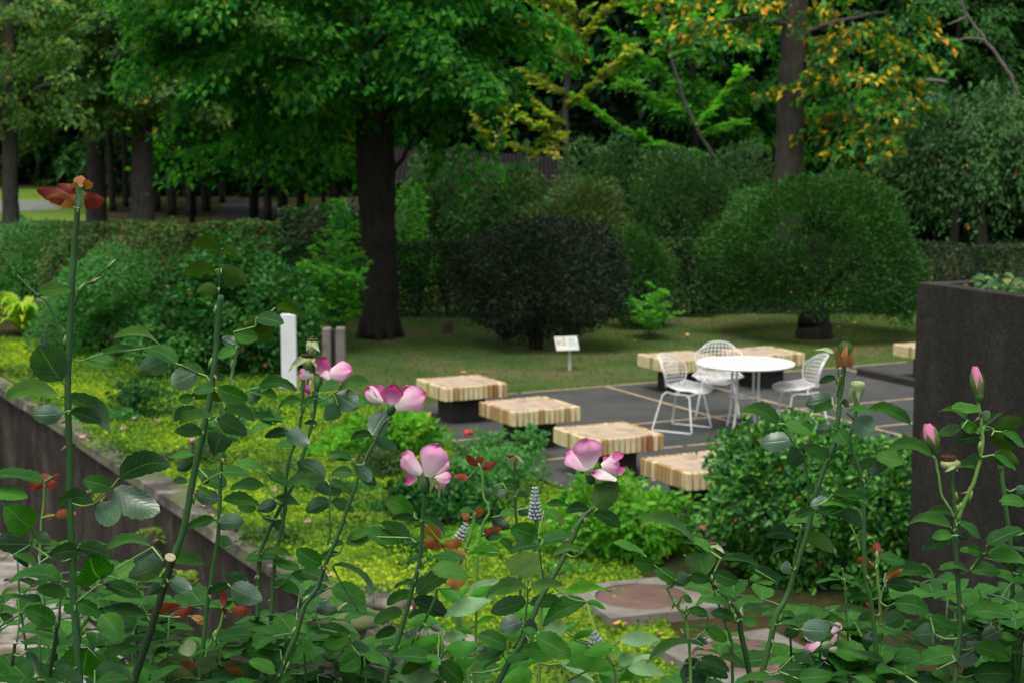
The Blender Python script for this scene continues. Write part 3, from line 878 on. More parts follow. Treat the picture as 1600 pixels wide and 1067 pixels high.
def shrub(name, label, cat, px, ytop, Y, halfw, mat, n, L, W, gap=.0, dr=.9, amp=.13, thick=.13, q=4, seed=1, group=None, stems=5, smat=None, jitter=.8, up=.4, droop=.12, spiky=0.0, zc=.47):
    top = P(px, ytop, Y); x = top.x; z1 = top.z; hw = halfw * Y / FPX
    e = tag(empty(name, (x, Y, 0)), label, cat, group)
    c = (x, Y, gap + (z1 - gap) * zc); rad = (hw, hw * dr, (z1 - gap) * (1 - zc))
    V, F = mound_leaves(c, rad, n, L, W, seed, amp, thick, up, q, zmin=gap + .02, jitter=jitter, droop=droop, spiky=spiky)
    np_mesh('foliage', V, F, mat, e)
    if stems:
        mb = MB(); rr = random.Random(seed)
        for k in range(stems):
            a = rr.uniform(0, 6.28); s0 = Vector((x + math.cos(a) * .07 * hw, Y + math.sin(a) * .07 * hw, -.02))
            e1 = Vector((x + math.cos(a) * hw * .55, Y + math.sin(a) * hw * .5, z1 * rr.uniform(.55, .8)))
            m_ = (s0 + e1) / 2 + Vector((-math.cos(a) * hw * .1, -math.sin(a) * hw * .1, 0))
            p_ = wob([s0, m_, e1], 5, .015, k + seed); mb.tube(p_, lerp_list([.035 * hw + .006, .012 * hw + .003], len(p_)), 6)
        mb.build('stems', smat or BARK1, e)
    return e
def hedge(label, x0, x1, y, z1, th, mat, n, L, W, seed=3, group=None):
    e = tag(empty('hedge', ((x0 + x1) / 2, y, 0)), label, 'hedge', group)
    A = np.array([[x1 - x0, z1 * 1.0], [x1 - x0, th], [th, z1]]); areas = np.array([(x1 - x0) * z1, (x1 - x0) * th, th * z1 * 2, (x1 - x0) * z1 * .3])
    pr_ = areas / areas.sum(); w = rng.choice(4, size=n, p=pr_)
    a, b_ = rng.random(n), rng.random(n); ins = np.abs(rng.normal(size=n)) * .07
    pos = np.zeros((n, 3)); nor = np.zeros((n, 3))
    for k in range(4):
        m = w == k
        if k == 0: pos[m] = np.stack([x0 + a[m] * (x1 - x0), y - th / 2 + ins[m], b_[m] * z1], 1); nor[m] = (0, -1, .3)
        if k == 1: pos[m] = np.stack([x0 + a[m] * (x1 - x0), y + (b_[m] - .5) * th, z1 - ins[m]], 1); nor[m] = (0, 0, 1)
        if k == 2:
            sgn = np.where(a[m] > .5, 1, -1); pos[m] = np.stack([np.where(sgn > 0, x1 - ins[m], x0 + ins[m]), y + (rng.random(m.sum()) - .5) * th, b_[m] * z1], 1)
            nor[m] = np.stack([sgn, np.zeros(m.sum()), np.full(m.sum(), .3)], 1)
        if k == 3: pos[m] = np.stack([x0 + a[m] * (x1 - x0), y + th / 2 - ins[m], b_[m] * z1], 1); nor[m] = (0, 1, .3)
    bumpy = np.sin(pos[:, 0] * 3.1 + seed) * .03 + np.sin(pos[:, 0] * 7.7) * .02 + np.sin(pos[:, 2] * 6 + pos[:, 0] * 2) * .02
    pos += nor * bumpy[:, None]; pos[:, 2] = np.maximum(pos[:, 2], .01)
    nor = nrmz(nor + rng.normal(size=(n, 3)) * .55); dr = nrmz(np.cross(nor, rvec(n)) + np.array([0, 0, .4]))
    s = rng.uniform(.7, 1.3, n)
    V, F = leaf_mesh(pos, dr, nor, L * s, W * s); np_mesh('foliage', V, F, mat, e)
    mb = MB(); rr = random.Random(seed); k = max(2, int((x1 - x0) / .5))
    for i in range(k):
        xx = x0 + (i + .5) * (x1 - x0) / k; b0 = Vector((xx, y, -.02))
        for j in range(3):
            t_ = b0 + Vector((rr.uniform(-.25, .25), rr.uniform(-.3, .3) * th, z1 * rr.uniform(.6, .9))); mb.tube(wob([b0, (b0 + t_) / 2, t_], 3, .02, i + j), lerp_list([.03, .01], 7), 5)
    mb.build('stems', BARK1, e)
    return e

# ---- the big dark trunk and its maple crown
def tree(name, label, base, path, radii, mat, lmat, crowns, cat='tree', group=None, limbs=(), roots=0, n=14):
    e = tag(empty(name, base), label, cat, group)
    trunk_mesh(path, radii, mat, e, limbs, n=n, roots=roots)
    np_mesh('crown', *merge(crowns), lmat, e)
    return e
YT = 26.0
tp = [G(594, 528)] + [P(x, y, YT) for x, y in ((596, 470), (596, 420), (590, 340), (587, 260), (586, 170), (589, 60), (594, -80), (600, -220))]
pm = YT / FPX
tree('maple_tree', 'big maple with a thick dark trunk left of the dark shrub', tp[0], tp, [r_ * pm for r_ in (29, 26, 25, 27, 31, 29, 25, 21, 17)], BARK1, MAPLE,
     [crown_leaves((-2.85, 25.8, 5.9), (3.0, 2.9, 3.1), 190, 150, .115, .09, 1.0, 2.75, 5, avoid=(-2.05, .42, 26.3, .62)),
      crown_leaves((-3.5, 24.6, 4.9), (1.7, 1.4, 1.5), 55, 150, .115, .09, .9, 2.75, 6, avoid=(-2.05, .42, 26.3, .6)),
      crown_leaves((-1.05, 24.9, 4.6), (1.2, 1.3, 1.3), 50, 150, .115, .09, .8, 2.8, 8, avoid=(-2.05, .42, 26.3, .6))], roots=7,
     limbs=[([P(588, 150, YT), P(650, 90, 25.4), P(740, 60, 25)], .12, .03), ([P(588, 180, YT), P(500, 110, 25.4), P(400, 90, 25)], .12, .03), ([P(590, 60, YT), P(650, -60, 26.5), P(760, -140, 27)], .12, .04), ([P(588, 90, YT), P(520, -20, 26.5), P(430, -120, 27)], .12, .04), ([P(596, 290, YT), P(628, 250, 25.7), P(650, 215, 25.3)], .05, .015)])
# ---- right tree with turning leaves
YR = 30.0; pm = YR / FPX
tp = [G(1226, 480)] + [P(x, y, YR) for x, y in ((1230, 330), (1233, 250), (1236, 170), (1239, 90), (1242, 0), (1246, -120))]
tp[0] = Vector((tp[1].x - .06, YR, 0))
rc = lambda px, py, Y: tuple(P(px, py, Y))
tree('autumn_tree', 'slender grey trunk tree with yellow and orange turning leaves behind the round clipped bush', tp[0], tp, [r_ * pm for r_ in (27, 24, 22, 21, 20, 20, 18)], BARK2, AUTUMN,
     [crown_leaves(rc(1345, 110, 29.6), (1.15, .9, 1.45), 40, 60, .13, .10, .6, 2.2, 21), crown_leaves(rc(1120, 25, 29.5), (.8, .8, .55), 22, 60, .13, .10, .6, None, 22),
      crown_leaves(rc(1260, -70, 30), (2.4, 1.8, 1.1), 60, 60, .115, .085, .7, 3.9, 23), crown_leaves(rc(1345, 230, 29.4), (.5, .4, .3), 9, 50, .13, .10, .5, None, 24)],
     limbs=[([P(1240, 60, YR), P(1290, 40, 29.8), P(1380, 20, 29.5)], .07, .02), ([P(1240, 90, YR), P(1300, 120, 29.6), P(1370, 240, 29.4)], .04, .01), ([P(1240, 40, YR), P(1180, 30, 29.6), P(1090, 40, 29.4)], .05, .012)], n=12)
# ---- three trunks on the left with olive crowns
for i, (px, w, lb, s_) in enumerate(((16, 26, 'dark tree at the far left edge beside the bright lawn', 31), (150, 31, 'grey trunk tree behind the red tipped rose cane, middle of the three at the left', 32), (222, 36, 'tall straight trunk tree at the left, thickest of the three there', 33))):
    Y = (44, 47, 45)[i]; pm = Y / FPX; x = P(px, 300, Y).x
    tp = [Vector((x, Y, -.05)), Vector((x, Y, 1.2)), Vector((x + .05, Y, 3)), Vector((x + .1, Y, 5)), Vector((x + .05, Y, 8))]
    tree('olive_tree', lb, tp[0], tp, [w / 2 * pm * k for k in (1.25, 1.0, .9, .8, .55)], BARK2, OAK,
         [crown_leaves((x + (.3, .2, .8)[i], Y - .8, 5.6), (3.2, 2.4, 2.9), 120, 150, .14, .10, 1.2, (2.6, 2.5, 2.7)[i], s_, avoid=(x, .36, Y + .2, .85))], group='trees at the left', n=12,
         limbs=[([(x, Y, 3.4), (x + 1.0, Y - .6, 4.0), (x + 2.2, Y - 1, 4.2)], .10, .03), ([(x, Y, 3.7), (x - 1.2, Y - .6, 4.1), (x - 2.4, Y - 1, 4.3)], .10, .03)])
# ---- mid green trees behind the maple's left side
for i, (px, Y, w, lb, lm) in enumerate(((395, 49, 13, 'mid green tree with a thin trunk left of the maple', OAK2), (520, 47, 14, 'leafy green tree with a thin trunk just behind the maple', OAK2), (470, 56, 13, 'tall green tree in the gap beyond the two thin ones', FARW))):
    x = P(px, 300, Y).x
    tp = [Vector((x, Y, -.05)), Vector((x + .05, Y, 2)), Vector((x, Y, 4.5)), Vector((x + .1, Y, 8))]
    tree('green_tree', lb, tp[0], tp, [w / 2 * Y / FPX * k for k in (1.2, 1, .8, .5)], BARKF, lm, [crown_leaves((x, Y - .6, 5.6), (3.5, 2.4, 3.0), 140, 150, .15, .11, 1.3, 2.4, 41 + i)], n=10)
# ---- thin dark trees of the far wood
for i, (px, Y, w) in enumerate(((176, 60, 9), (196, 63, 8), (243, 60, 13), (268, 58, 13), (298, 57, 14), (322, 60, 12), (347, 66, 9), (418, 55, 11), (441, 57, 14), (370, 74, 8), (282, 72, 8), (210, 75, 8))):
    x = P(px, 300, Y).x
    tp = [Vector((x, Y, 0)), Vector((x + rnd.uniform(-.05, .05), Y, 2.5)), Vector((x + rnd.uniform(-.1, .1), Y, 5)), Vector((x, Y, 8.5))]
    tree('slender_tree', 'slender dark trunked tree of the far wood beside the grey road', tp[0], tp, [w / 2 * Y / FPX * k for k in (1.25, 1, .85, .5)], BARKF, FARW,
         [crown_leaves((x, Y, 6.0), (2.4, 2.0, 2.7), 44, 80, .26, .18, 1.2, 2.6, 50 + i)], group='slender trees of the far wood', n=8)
# ---- young lime green trees
def spray_tree(name, label, trunk, limbs, Y, rad, bmat, lmat, per_m, L, W, twig, seed, cat='tree', wobv=.5, jitterY=.9, group=None):
    rr = random.Random(seed)
    def pt(p, k=0): return P(p[0], p[1], Y + k)
    tr = [pt(p) for p in trunk]
    if trunk[0][1] > 0:
        g = tr[0].copy(); g.z = -.05; tr = [g] + tr
    e = tag(empty(name, tr[0]), label, cat, group)
    LL = []
    for l in limbs:
        ky = rr.uniform(-jitterY, jitterY); LL.append(wob([pt(p, ky * i / max(1, len(l) - 1)) for i, p in enumerate(l)], 4, .03, seed))
    mb = MB(); q = wob(tr, 5, .015, seed); mb.tube(q, lerp_list([rad, rad * .5], len(q)), 8)
    for l in LL: mb.tube(l, lerp_list([rad * .4, rad * .1], len(l)), 6)
    (V, F), tw = twig_leaves(LL, per_m, L, W, twig, seed=seed, wob=wobv)
    for a, c in tw: mb.tube([a, c], [rad * .08, rad * .04], 3, caps=False)
    mb.build('trunk', bmat, e); np_mesh('crown', V, F, lmat, e)
    return e
spray_tree('young_tree', 'bright lime young tree with flat sprays between the left trunks and the road', [(300, 320), (300, 270), (302, 225)],
           [[(300, 290), (260, 262), (228, 262)], [(300, 280), (350, 262), (395, 232)], [(300, 260), (255, 235), (232, 218)], [(301, 250), (340, 230), (385, 222)], [(302, 235), (290, 215), (270, 208)], [(300, 285), (330, 278), (362, 275)], [(300, 270), (270, 250), (245, 240)]],
           50, .09, BARKF, LIME, 24, .19, .12, .75, 61)
spray_tree('young_tree', 'bright lime young tree with drooping sprays just left of the maple trunk', [(505, 330), (507, 270), (510, 200)],
           [[(506, 300), (470, 285), (440, 290)], [(507, 260), (470, 240), (432, 232)], [(508, 240), (480, 222), (455, 210)], [(507, 280), (535, 265), (556, 262)], [(508, 230), (530, 215), (552, 218)], [(506, 290), (480, 268), (452, 258)]],
           48, .08, BARKF, LIME, 24, .19, .12, .7, 62)
spray_tree('yellow_sapling', 'yellow green sapling with thin grey limbs right of the maple crown', [(884, 262), (884, 180), (888, 90), (893, -30)],
           [[(885, 200), (840, 165), (795, 140)], [(885, 170), (930, 130), (985, 80)], [(888, 110), (850, 60), (825, 30)], [(888, 90), (925, 40), (955, 10)], [(884, 220), (850, 205), (770, 165)], [(886, 150), (845, 125), (820, 110)], [(888, 120), (905, 60), (900, 10)], [(884, 190), (865, 215), (850, 235)], [(890, 60), (860, 10), (850, -20)]],
           38, .09, BARK2, GINKGO, 30, .13, .09, .42, 63)
spray_tree('lime_sapling', 'lime green sapling with arching branches between the yellow sapling and the grey trunk tree', [(1118, 262), (1088, 200), (1060, 130), (1040, 50), (1036, -30)],
           [[(1112, 245), (1030, 226), (960, 190), (893, 150)], [(1060, 130), (1000, 85), (960, 52)], [(1088, 200), (1130, 150), (1160, 110)], [(1050, 90), (1105, 45), (1150, 5)], [(1040, 60), (1005, 20), (985, -15)], [(1075, 170), (1020, 155), (990, 128)], [(1045, 70), (1075, 30), (1085, -10)], [(1095, 215), (1125, 200), (1150, 190)]],
           39, .055, BARK2, LIME, 20, .14, .09, .45, 64)
spray_tree('yellow_sapling', 'low yellow leaved spray above the shed roof', [(770, 262), (776, 215)], [[(772, 245), (750, 200), (742, 172)], [(774, 235), (800, 225), (830, 235)], [(774, 225), (790, 190), (800, 170)]], 38.6, .05, BARK2, GINKGO, 18, .13, .09, .38, 65)
for i, (px, py, Y, hw, hh, lm, n_, lb) in enumerate(((1085, 70, 43, 105, 150, AIRY, 40, 'light green airy tree behind the lime sapling, left of the slender grey trunk'), (1165, 175, 44.5, 75, 70, OAK2, 34, 'deep green tree low behind the slender grey trunk'), (1500, 45, 43.5, 110, 90, FARW, 60, 'dark green tree at the upper right corner behind the bare limbs'), (1390, 150, 44, 80, 110, OAK2, 34, 'deep green tree behind the turning leaves at the right'))):
    c = P(px, py, Y); s_ = Y / FPX; x = c.x
    tp = [Vector((x, Y, -.05)), Vector((x + .06, Y, 2)), Vector((x - .03, Y, 4.2)), Vector((x, Y, c.z + hh * s_ * .8))]
    tree('background_tree', lb, tp[0], tp, [.13, .10, .08, .04], BARKF, lm, [crown_leaves((x, Y - .3, c.z), (hw * s_, 1.3, hh * s_), n_, 95, .17, .11, .9, None, 170 + i)], group='trees before the dark wood', n=8)
# ---- bare pale limbs at the upper right
e = tag(empty('bare_tree', P(1586, 130, 37)), 'bare pale limbs rising above the weeping shrub at the upper right', 'tree')
mb = MB()
for l, r0, r1 in (([(1592, 300), (1588, 160), (1580, 122), (1560, 92), (1537, 60), (1508, 20), (1500, -20)], .05, .03), ([(1541, 64), (1520, 60), (1498, 63), (1475, 74)], .028, .012), ([(1512, 25), (1495, 34), (1480, 40)], .03, .01)):
    q = wob([P(x, y, 37) for x, y in l], 5, .015, len(l)); mb.tube(q, lerp_list([r0, r1], len(q)), 7)
mb.build('trunk', BARK3, e)
# ---- weeping shrub
def weeping(label, px, py, Y, hw, hh, n, seed):
    c = P(px, py, Y); e = tag(empty('weeping_shrub', (c.x, Y, 0)), label, 'shrub')
    s = Y / FPX; rx, rz_ = hw * s, hh * s
    r_ = np.random.default_rng(seed); ncl = 300
    d = r_.normal(size=(ncl, 3)); d[:, 2] = np.abs(d[:, 2]) * .9 + .05; d /= np.linalg.norm(d, axis=1, keepdims=True)
    st = np.array([c.x, Y, c.z - rz_ * .1]) + d * np.array([rx, rx * .8, rz_ * 1.0]) * (r_.uniform(.55, 1, ncl)[:, None])
    k = np.repeat(np.arange(ncl), n // ncl); m = len(k); t = r_.random(m); fl = r_.uniform(.5, 1.25, ncl)[k]
    out = d.copy(); out[:, 2] = 0; out /= np.maximum(np.linalg.norm(out, axis=1, keepdims=True), .05)
    pos = st[k] + out[k] * (.55 * fl * t)[:, None] + r_.normal(size=(m, 3)) * .09; pos[:, 2] -= fl * t * t * 1.1
    pos[:, 2] = np.maximum(pos[:, 2], .15)
    nor = nrmz(out[k] * .6 + np.array([0, 0, .8]) + r_.normal(size=(m, 3)) * .6); dr = nrmz(out[k] * .5 + np.array([0, 0, -.7]) + r_.normal(size=(m, 3)) * .55)
    V, F = leaf_mesh(pos, dr, nor, .12 * r_.uniform(.7, 1.2, m), .055); np_mesh('foliage', V, F, GREYG, e)
    mb = MB(); b0 = P(1533, 392, Y); b0.z = -.03
    for tgt, r0 in ((P(1532, 250, Y), .09), (P(1575, 200, Y), .07), (P(1470, 210, Y - .4), .06)):
        q = wob([b0, P(1534, 330, Y), tgt], 6, .02, int(r0 * 100)); mb.tube(q, lerp_list([r0, r0 * .5], len(q)), 8)
    q = wob([P(1362, 205, Y - .8), P(1385, 168, Y - .9), P(1408, 142, Y - .9), P(1436, 126, Y - .7), P(1480, 130, Y - .3)], 5, .01, 3); mb.tube(q, lerp_list([.015, .035], len(q)), 7)
    mb.build('stems', BARK3, e)
weeping('large weeping grey green shrub with a pale trunk above the right hedge', 1540, 262, 33, 172, 150, 30000, 71)
# ---- grey green shrubs in front of the shed
for i, (px, yt, Y, hw, mt, lb) in enumerate(((690, 252, 34, 72, GREYG, 'rounded grey green shrub directly right of the maple trunk, before the shed'), (798, 248, 34.5, 72, GREYG, 'rounded grey green shrub in the middle of the shed front'),
        (905, 292, 32, 78, TWIGGY, 'twiggy olive shrub rising behind the dark purple shrub'), (965, 232, 35, 70, GREYG, 'grey green shrub at the right end of the shed'), (1062, 236, 34, 92, GREYG, 'wide grey green shrub left of the slender grey trunk'), (1150, 240, 35.5, 66, GREYG, 'grey green shrub just behind the slender grey trunk'))):
    shrub('garden_shrub', lb, 'shrub', px, yt, Y, hw, mt, 15000, .11, .03, seed=80 + i, amp=.26, thick=.24, dr=.8, group='shrubs before the shed', jitter=1.2, spiky=.5)
# ---- clipped bushes
shrub('purple_shrub', 'dark purple leaved rounded shrub with a dark stem on the lawn', 'shrub', 840, 322, 24.7, 122, PURP, 27000, .06, .026, gap=.17, seed=90, amp=.13, thick=.16, dr=.85, stems=7, spiky=.5)
shrub('clipped_bush', 'green rounded bush just behind the right side of the purple shrub', 'bush', 1000, 348, 27.2, 52, YEW, 9000, .06, .02, seed=91, amp=.12, spiky=.7)
shrub('clipped_bush', 'large dome shaped clipped green bush with a dark trunk behind the white table', 'bush', 1277, 270, 25.9, 158, YEW, 48000, .06, .025, zc=.36, gap=.42, seed=92, amp=.11, thick=.13, dr=.9, stems=0, spiky=.8)
tpx = G(1272, 530); tpx.y = 25.9; tpx.x = P(1272, 530, 25.9).x; tpx.z = -.03
bush = [o for o in C.objects if o.get('label', '').startswith('large dome')][0]
mb = MB(); 
q = wob([tpx, tpx + Vector((0, 0, .35)), tpx + Vector((.03, 0, .9)), tpx + Vector((0, 0, 1.6))], 5, .02, 4); mb.tube(q, lerp_list([.30, .24, .2, .1], len(q)), 12)
for k in range(6):
    a = k * 1.05; s0 = tpx + Vector((0, 0, .55)); e1 = tpx + Vector((math.cos(a) * 1.0, math.sin(a) * .9, 1.3)); q = wob([s0, (s0 + e1) / 2 + Vector((0, 0, .1)), e1], 4, .03, k); mb.tube(q, lerp_list([.09, .03], len(q)), 7)
mb.build('trunk', BARK1, bush)
# ---- hedges
hedge('long dark clipped hedge behind the maple trunk and the purple shrub', P(432, 400, 28.6).x, P(1112, 400, 28.6).x, 28.9, 1.25, .8, HEDGE, 24000, .07, .035, 4)
hedge('clipped hedge with a pale top behind the concrete planter', P(1116, 400, 29).x, P(1680, 400, 29).x, 29.4, 1.14, .9, HEDGE2, 18000, .07, .035, 5)
hedge('square clipped green hedge left of the maple trunk', P(437, 350, 35).x, P(548, 350, 35).x, 35.4, 1.45, .9, HEDGE2, 6000, .08, .04, 6)
BRONZE = leafmat('bronze_hedge_leaf', [(6, (.03, .09, .018)), (4, (.06, .11, .024)), (1.2, (.15, .10, .03))], .15, .5)
hedge('low hedge with bronze new leaves along the far left', P(30, 350, 36).x, P(434, 350, 36).x, 36.4, 1.07, .9, BRONZE, 12000, .08, .04, 7)
# ---- bright small shrubs
shrub('bright_shrub', 'bright green shrub just right of the maple trunk above the hedge', 'shrub', 644, 312, 30.2, 32, BRIGHT, 1500, .11, .06, seed=101, amp=.25, thick=.25)
shrub('bright_shrub', 'green shrub just left of the maple trunk above the hedge', 'shrub', 532, 322, 31, 26, OAK2, 1300, .11, .06, seed=102, amp=.25, thick=.25)
def sprig_shrub(name, label, px, pybase, Y, hw, ytop, lmat, nl, L, W, seed, cat='shrub', per_m=12, twig=.22, bmat=None, group=None):
    """loose upright shrub: many arching stems with leafy twigs"""
    rr = random.Random(seed); b0 = G(px, pybase); b0 = Vector((P(px, pybase, Y).x, Y, -.02)); top = P(px, ytop, Y).z; w = hw * Y / FPX
    e = tag(empty(name, b0), label, cat, group); LL = []; mb = MB()
    for k in range(nl):
        a = rr.uniform(0, 6.28); r_ = w * math.sqrt(rr.random()); h = top * rr.uniform(.55, 1.0) * (1 - .25 * (r_ / w) ** 2)
        s0 = b0 + Vector((math.cos(a) * r_ * .15, math.sin(a) * r_ * .15, 0)); e1 = b0 + Vector((math.cos(a) * r_, math.sin(a) * r_ * .9, h))
        m_ = b0 + Vector((math.cos(a) * r_ * .45, math.sin(a) * r_ * .45, h * .62)); q = wob([s0, m_, e1], 5, .012, k + seed)
        mb.tube(q, lerp_list([.010, .003], len(q)), 5); LL.append(q[3:])
    (V, F), tw = twig_leaves(LL, per_m, L, W, twig, seed=seed, wob=.6)
    for a, c in tw: mb.tube([a, c], [.003, .0015], 3, caps=False)
    mb.build('stems', bmat or STEMG, e); np_mesh('foliage', V, F, lmat, e)
    return e
STEMG = plain('green_stem', (.05, .10, .03), .6, .3, 12)
sprig_shrub('bright_sapling', 'small bright lime green sapling on the lawn between the purple shrub and the table', 1014, 528, 25.8, 50, 443, BRIGHT, 11, .085, .05, 111, per_m=9, twig=.2)
sprig_shrub('bright_rose_shrub', 'light green leafy rose shrub in front of the maple trunk', 530, 540, 24.3, 66, 352, BRIGHT, 34, .085, .055, 112, per_m=10, twig=.26)
shrub('rose_shrub', 'large dark green rose shrub behind the leaning cane with the cut top', 'shrub', 340, 378, 22.6, 112, ROSEBG, 11000, .08, .05, seed=113, amp=.2, thick=.24, jitter=1.1)
shrub('rose_shrub', 'dark green rose shrub behind the white post', 'shrub', 430, 452, 22.4, 62, ROSEBG, 4200, .08, .05, seed=114, amp=.22, thick=.25, jitter=1.1)
sprig_shrub('light_rose_shrub', 'tall loose light green rose shrub with pale shoots beyond the dark one', 372, 560, 23.6, 70, 336, PALEG, 26, .08, .05, 115, per_m=9, twig=.26)
shrub('pale_shrub', 'pale green feathery shrub behind the red tipped rose cane', 'shrub', 160, 385, 24.0, 100, PALEG, 11000, .075, .03, seed=116, amp=.2, thick=.25, jitter=1.1)
shrub('pale_shrub', 'grey green leafy shrub low beside the dark rose shrub and moss', 'shrub', 255, 470, 22.0, 58, PALEG, 4200, .075, .035, seed=117, amp=.25, thick=.25, jitter=1.1)
shrub('pale_shrub', 'pale green shrub far at the left edge', 'shrub', 40, 362, 30, 75, PALEG, 5000, .09, .04, seed=118, amp=.2, thick=.25)
shrub('olive_shrub', 'low olive and bronze shrub before the far left hedge', 'shrub', 215, 358, 31, 75, TWIGGY, 4500, .09, .04, seed=119, amp=.25, thick=.25)
shrub('olive_shrub', 'low olive shrub between the far left hedge and the light rose shrub', 'shrub', 120, 368, 29, 60, TWIGGY, 3800, .09, .04, seed=120, amp=.25, thick=.25)
# yellow green broad leaved clump
def rosette(name, label, px, py, L, W, n, lmat, seed, cat='plant', h=.5):
    b0 = G(px, py); e = tag(empty(name, b0), label, cat); mb = MB(); r_ = random.Random(seed)
    for k in range(n):
        a = r_.uniform(0, 6.28); l = L * r_.uniform(.7, 1.15); up = r_.uniform(.35, 1.4) * h
        d = Vector((math.cos(a), math.sin(a), 0)); s_ = Vector((-d.y, d.x, 0)); w = W * r_.uniform(.8, 1.2); vs_ = []; fs = []
        m = 7
        for i in range(m + 1):
            t = i / m; q = b0 + d * (l * (.9 * t)) + Vector((0, 0, up * (1.6 * t - 1.2 * t * t) + .03 * t))
            hw = w / 2 * math.sin(math.pi * min(1, .08 + .92 * t) ** .8) ** .8 if t < 1 else .001
            vs_ += [q + s_ * hw + Vector((0, 0, .25 * hw)), q, q - s_ * hw + Vector((0, 0, .25 * hw))]
        for i in range(m): fs += [(i * 3, i * 3 + 3, i * 3 + 4, i * 3 + 1), (i * 3 + 1, i * 3 + 4, i * 3 + 5, i * 3 + 2)]
        mb.add(vs_, fs)
    mb.build('foliage', lmat, e); return e
rosette('broadleaf_plant', 'yellow green broad leaved clump at the left edge by the stone block', 38, 523, .75, .12, 60, YROS, 121, h=.85)
rosette('broadleaf_plant', 'smaller yellow green leafy clump behind the left edge one', 8, 470, .7, .12, 50, YROS, 122, h=.8)
# ---- foreground-side low plants in the bed
shrub('azalea_bush', 'glossy clipped green azalea bush in front of the white table', 'bush', 1262, 646, 12.35, 186, AZAL, 11000, .062, .030, seed=131, amp=.12, thick=.16, dr=.75, q=8, jitter=1.0, stems=8)
shrub('azalea_bush', 'lower clipped green azalea bush against the dark planter', 'bush', 1405, 735, 11.7, 72, AZAL, 3400, .06, .03, seed=132, amp=.16, thick=.18, dr=.9, q=8, jitter=1.0)
shrub('leafy_plant', 'bushy spring green plant behind the round manhole cover', 'plant', 968, 752, 13.0, 104, HYDR, 4600, .075, .032, seed=133, amp=.18, thick=.3, dr=.8, q=8, jitter=1.0, smat=STEMG)
shrub('leafy_plant', 'bright green leafy plant left of the nearest bench row, at the patio corner', 'plant', 625, 640, 17.0, 62, HYDR, 2600, .075, .035, seed=134, amp=.2, thick=.3, q=8, jitter=1.0, smat=STEMG)
shrub('leafy_plant', 'green feathery plant behind the drooping spent rose', 'plant', 770, 702, 15.6, 68, PALEG, 2800, .05, .02, seed=135, amp=.22, thick=.35, q=8, jitter=1.1, smat=STEMG)
shrub('low_rose_bush', 'low rose bush with small dark leaves behind the tall pink rose', 'shrub', 695, 738, 14.2, 95, ROSEBG, 3600, .055, .036, seed=136, amp=.22, thick=.35, q=8, jitter=1.1, smat=STEMG)
sprig_shrub('low_rose_bush', 'loose rose bush with one red bloom in front of the second bench', 745, 745, 16.3, 62, 668, PALEG, 14, .05, .032, 137, per_m=16, twig=.14)
sprig_shrub('climbing_plant', 'leafy sprig climbing in front of the second bench pedestal', 828, 710, 16.6, 34, 662, PALEG, 7, .055, .04, 138, cat='plant', per_m=12, twig=.14)
shrub('low_plant', 'low green tuft on the moss behind the leaning rose cane', 'plant', 215, 590, 19.2, 48, ROSEBG, 1300, .05, .03, seed=139, amp=.25, thick=.3, smat=STEMG)
shrub('low_plant', 'low green tuft at the foot of the white post', 'plant', 500, 622, 19.8, 62, PALEG, 1700, .05, .025, seed=140, amp=.25, thick=.3, smat=STEMG)
shrub('low_plant', 'yellow green tuft with yellow leaves behind the left pink rose stem', 'plant', 540, 668, 17.2, 52, HYDR, 1300, .05, .025, seed=141, amp=.25, thick=.3, smat=STEMG)
shrub('low_plant', 'dark low plant on the moss left of the broad flat stone', 'plant', 640, 850, 13.2, 46, ROSEBG, 900, .05, .03, seed=142, amp=.25, thick=.3, smat=STEMG)
for i_, (px, yt, Y, hw, mt, lb) in enumerate(((345, 655, 17.6, 42, PALEG, 'pale green tuft on the moss beside the leaning rose cane'), (250, 612, 20.6, 50, ROSEBG, 'dark green tuft at the foot of the dark rose shrub'), (590, 705, 16.0, 40, TWIGGY, 'olive bronze tuft behind the flat open pink bloom'),
        (455, 725, 16.2, 44, TWIGGY, 'olive tuft on the moss between the two pink rose canes'), (585, 968, 11.9, 58, TWIGGY, 'low olive mound beside the pale flat stones'), (655, 905, 12.7, 60, ROSEBG, 'low dark rosette plant below the low rose bush'), (505, 700, 17.0, 36, HYDR, 'fresh green tuft beneath the ragged pink flower'), (395, 640, 19.0, 44, ROSEBG, 'dark tuft on the moss left of the white post foot'),
        (885, 895, 12.5, 40, PALEG, 'small pale tuft at the left of the spring green plant'), (1075, 905, 11.9, 34, ROSEBG, 'small dark tuft between the manhole cover and the azalea'), (600, 675, 17.4, 44, ROSEBG, 'dark leafy tuft directly below the flat open pink bloom'), (300, 700, 16.6, 50, TWIGGY, 'olive bronze tuft on the moss beside the wall coping, left of the leaning cane'),
        (520, 760, 15.3, 48, ROSEBG, 'dark green tuft on the bright moss under the crossing rose canes'), (160, 640, 18.9, 44, PALEG, 'pale tuft on the wall edge right of the tall cane'), (420, 830, 13.4, 40, TWIGGY, 'olive tuft at the wall coping by the two slim canes'), (740, 830, 13.4, 62, HYDR, 'fresh green leafy plant under the grey salvia spike'), (610, 790, 14.6, 36, PALEG, 'small pale tuft in the brightest moss patch'))):
    shrub('low_plant', lb, 'plant', px, yt, Y, hw, mt, 1300, .05, .024, seed=150 + i_, amp=.3, thick=.4, smat=STEMG, jitter=1.2)
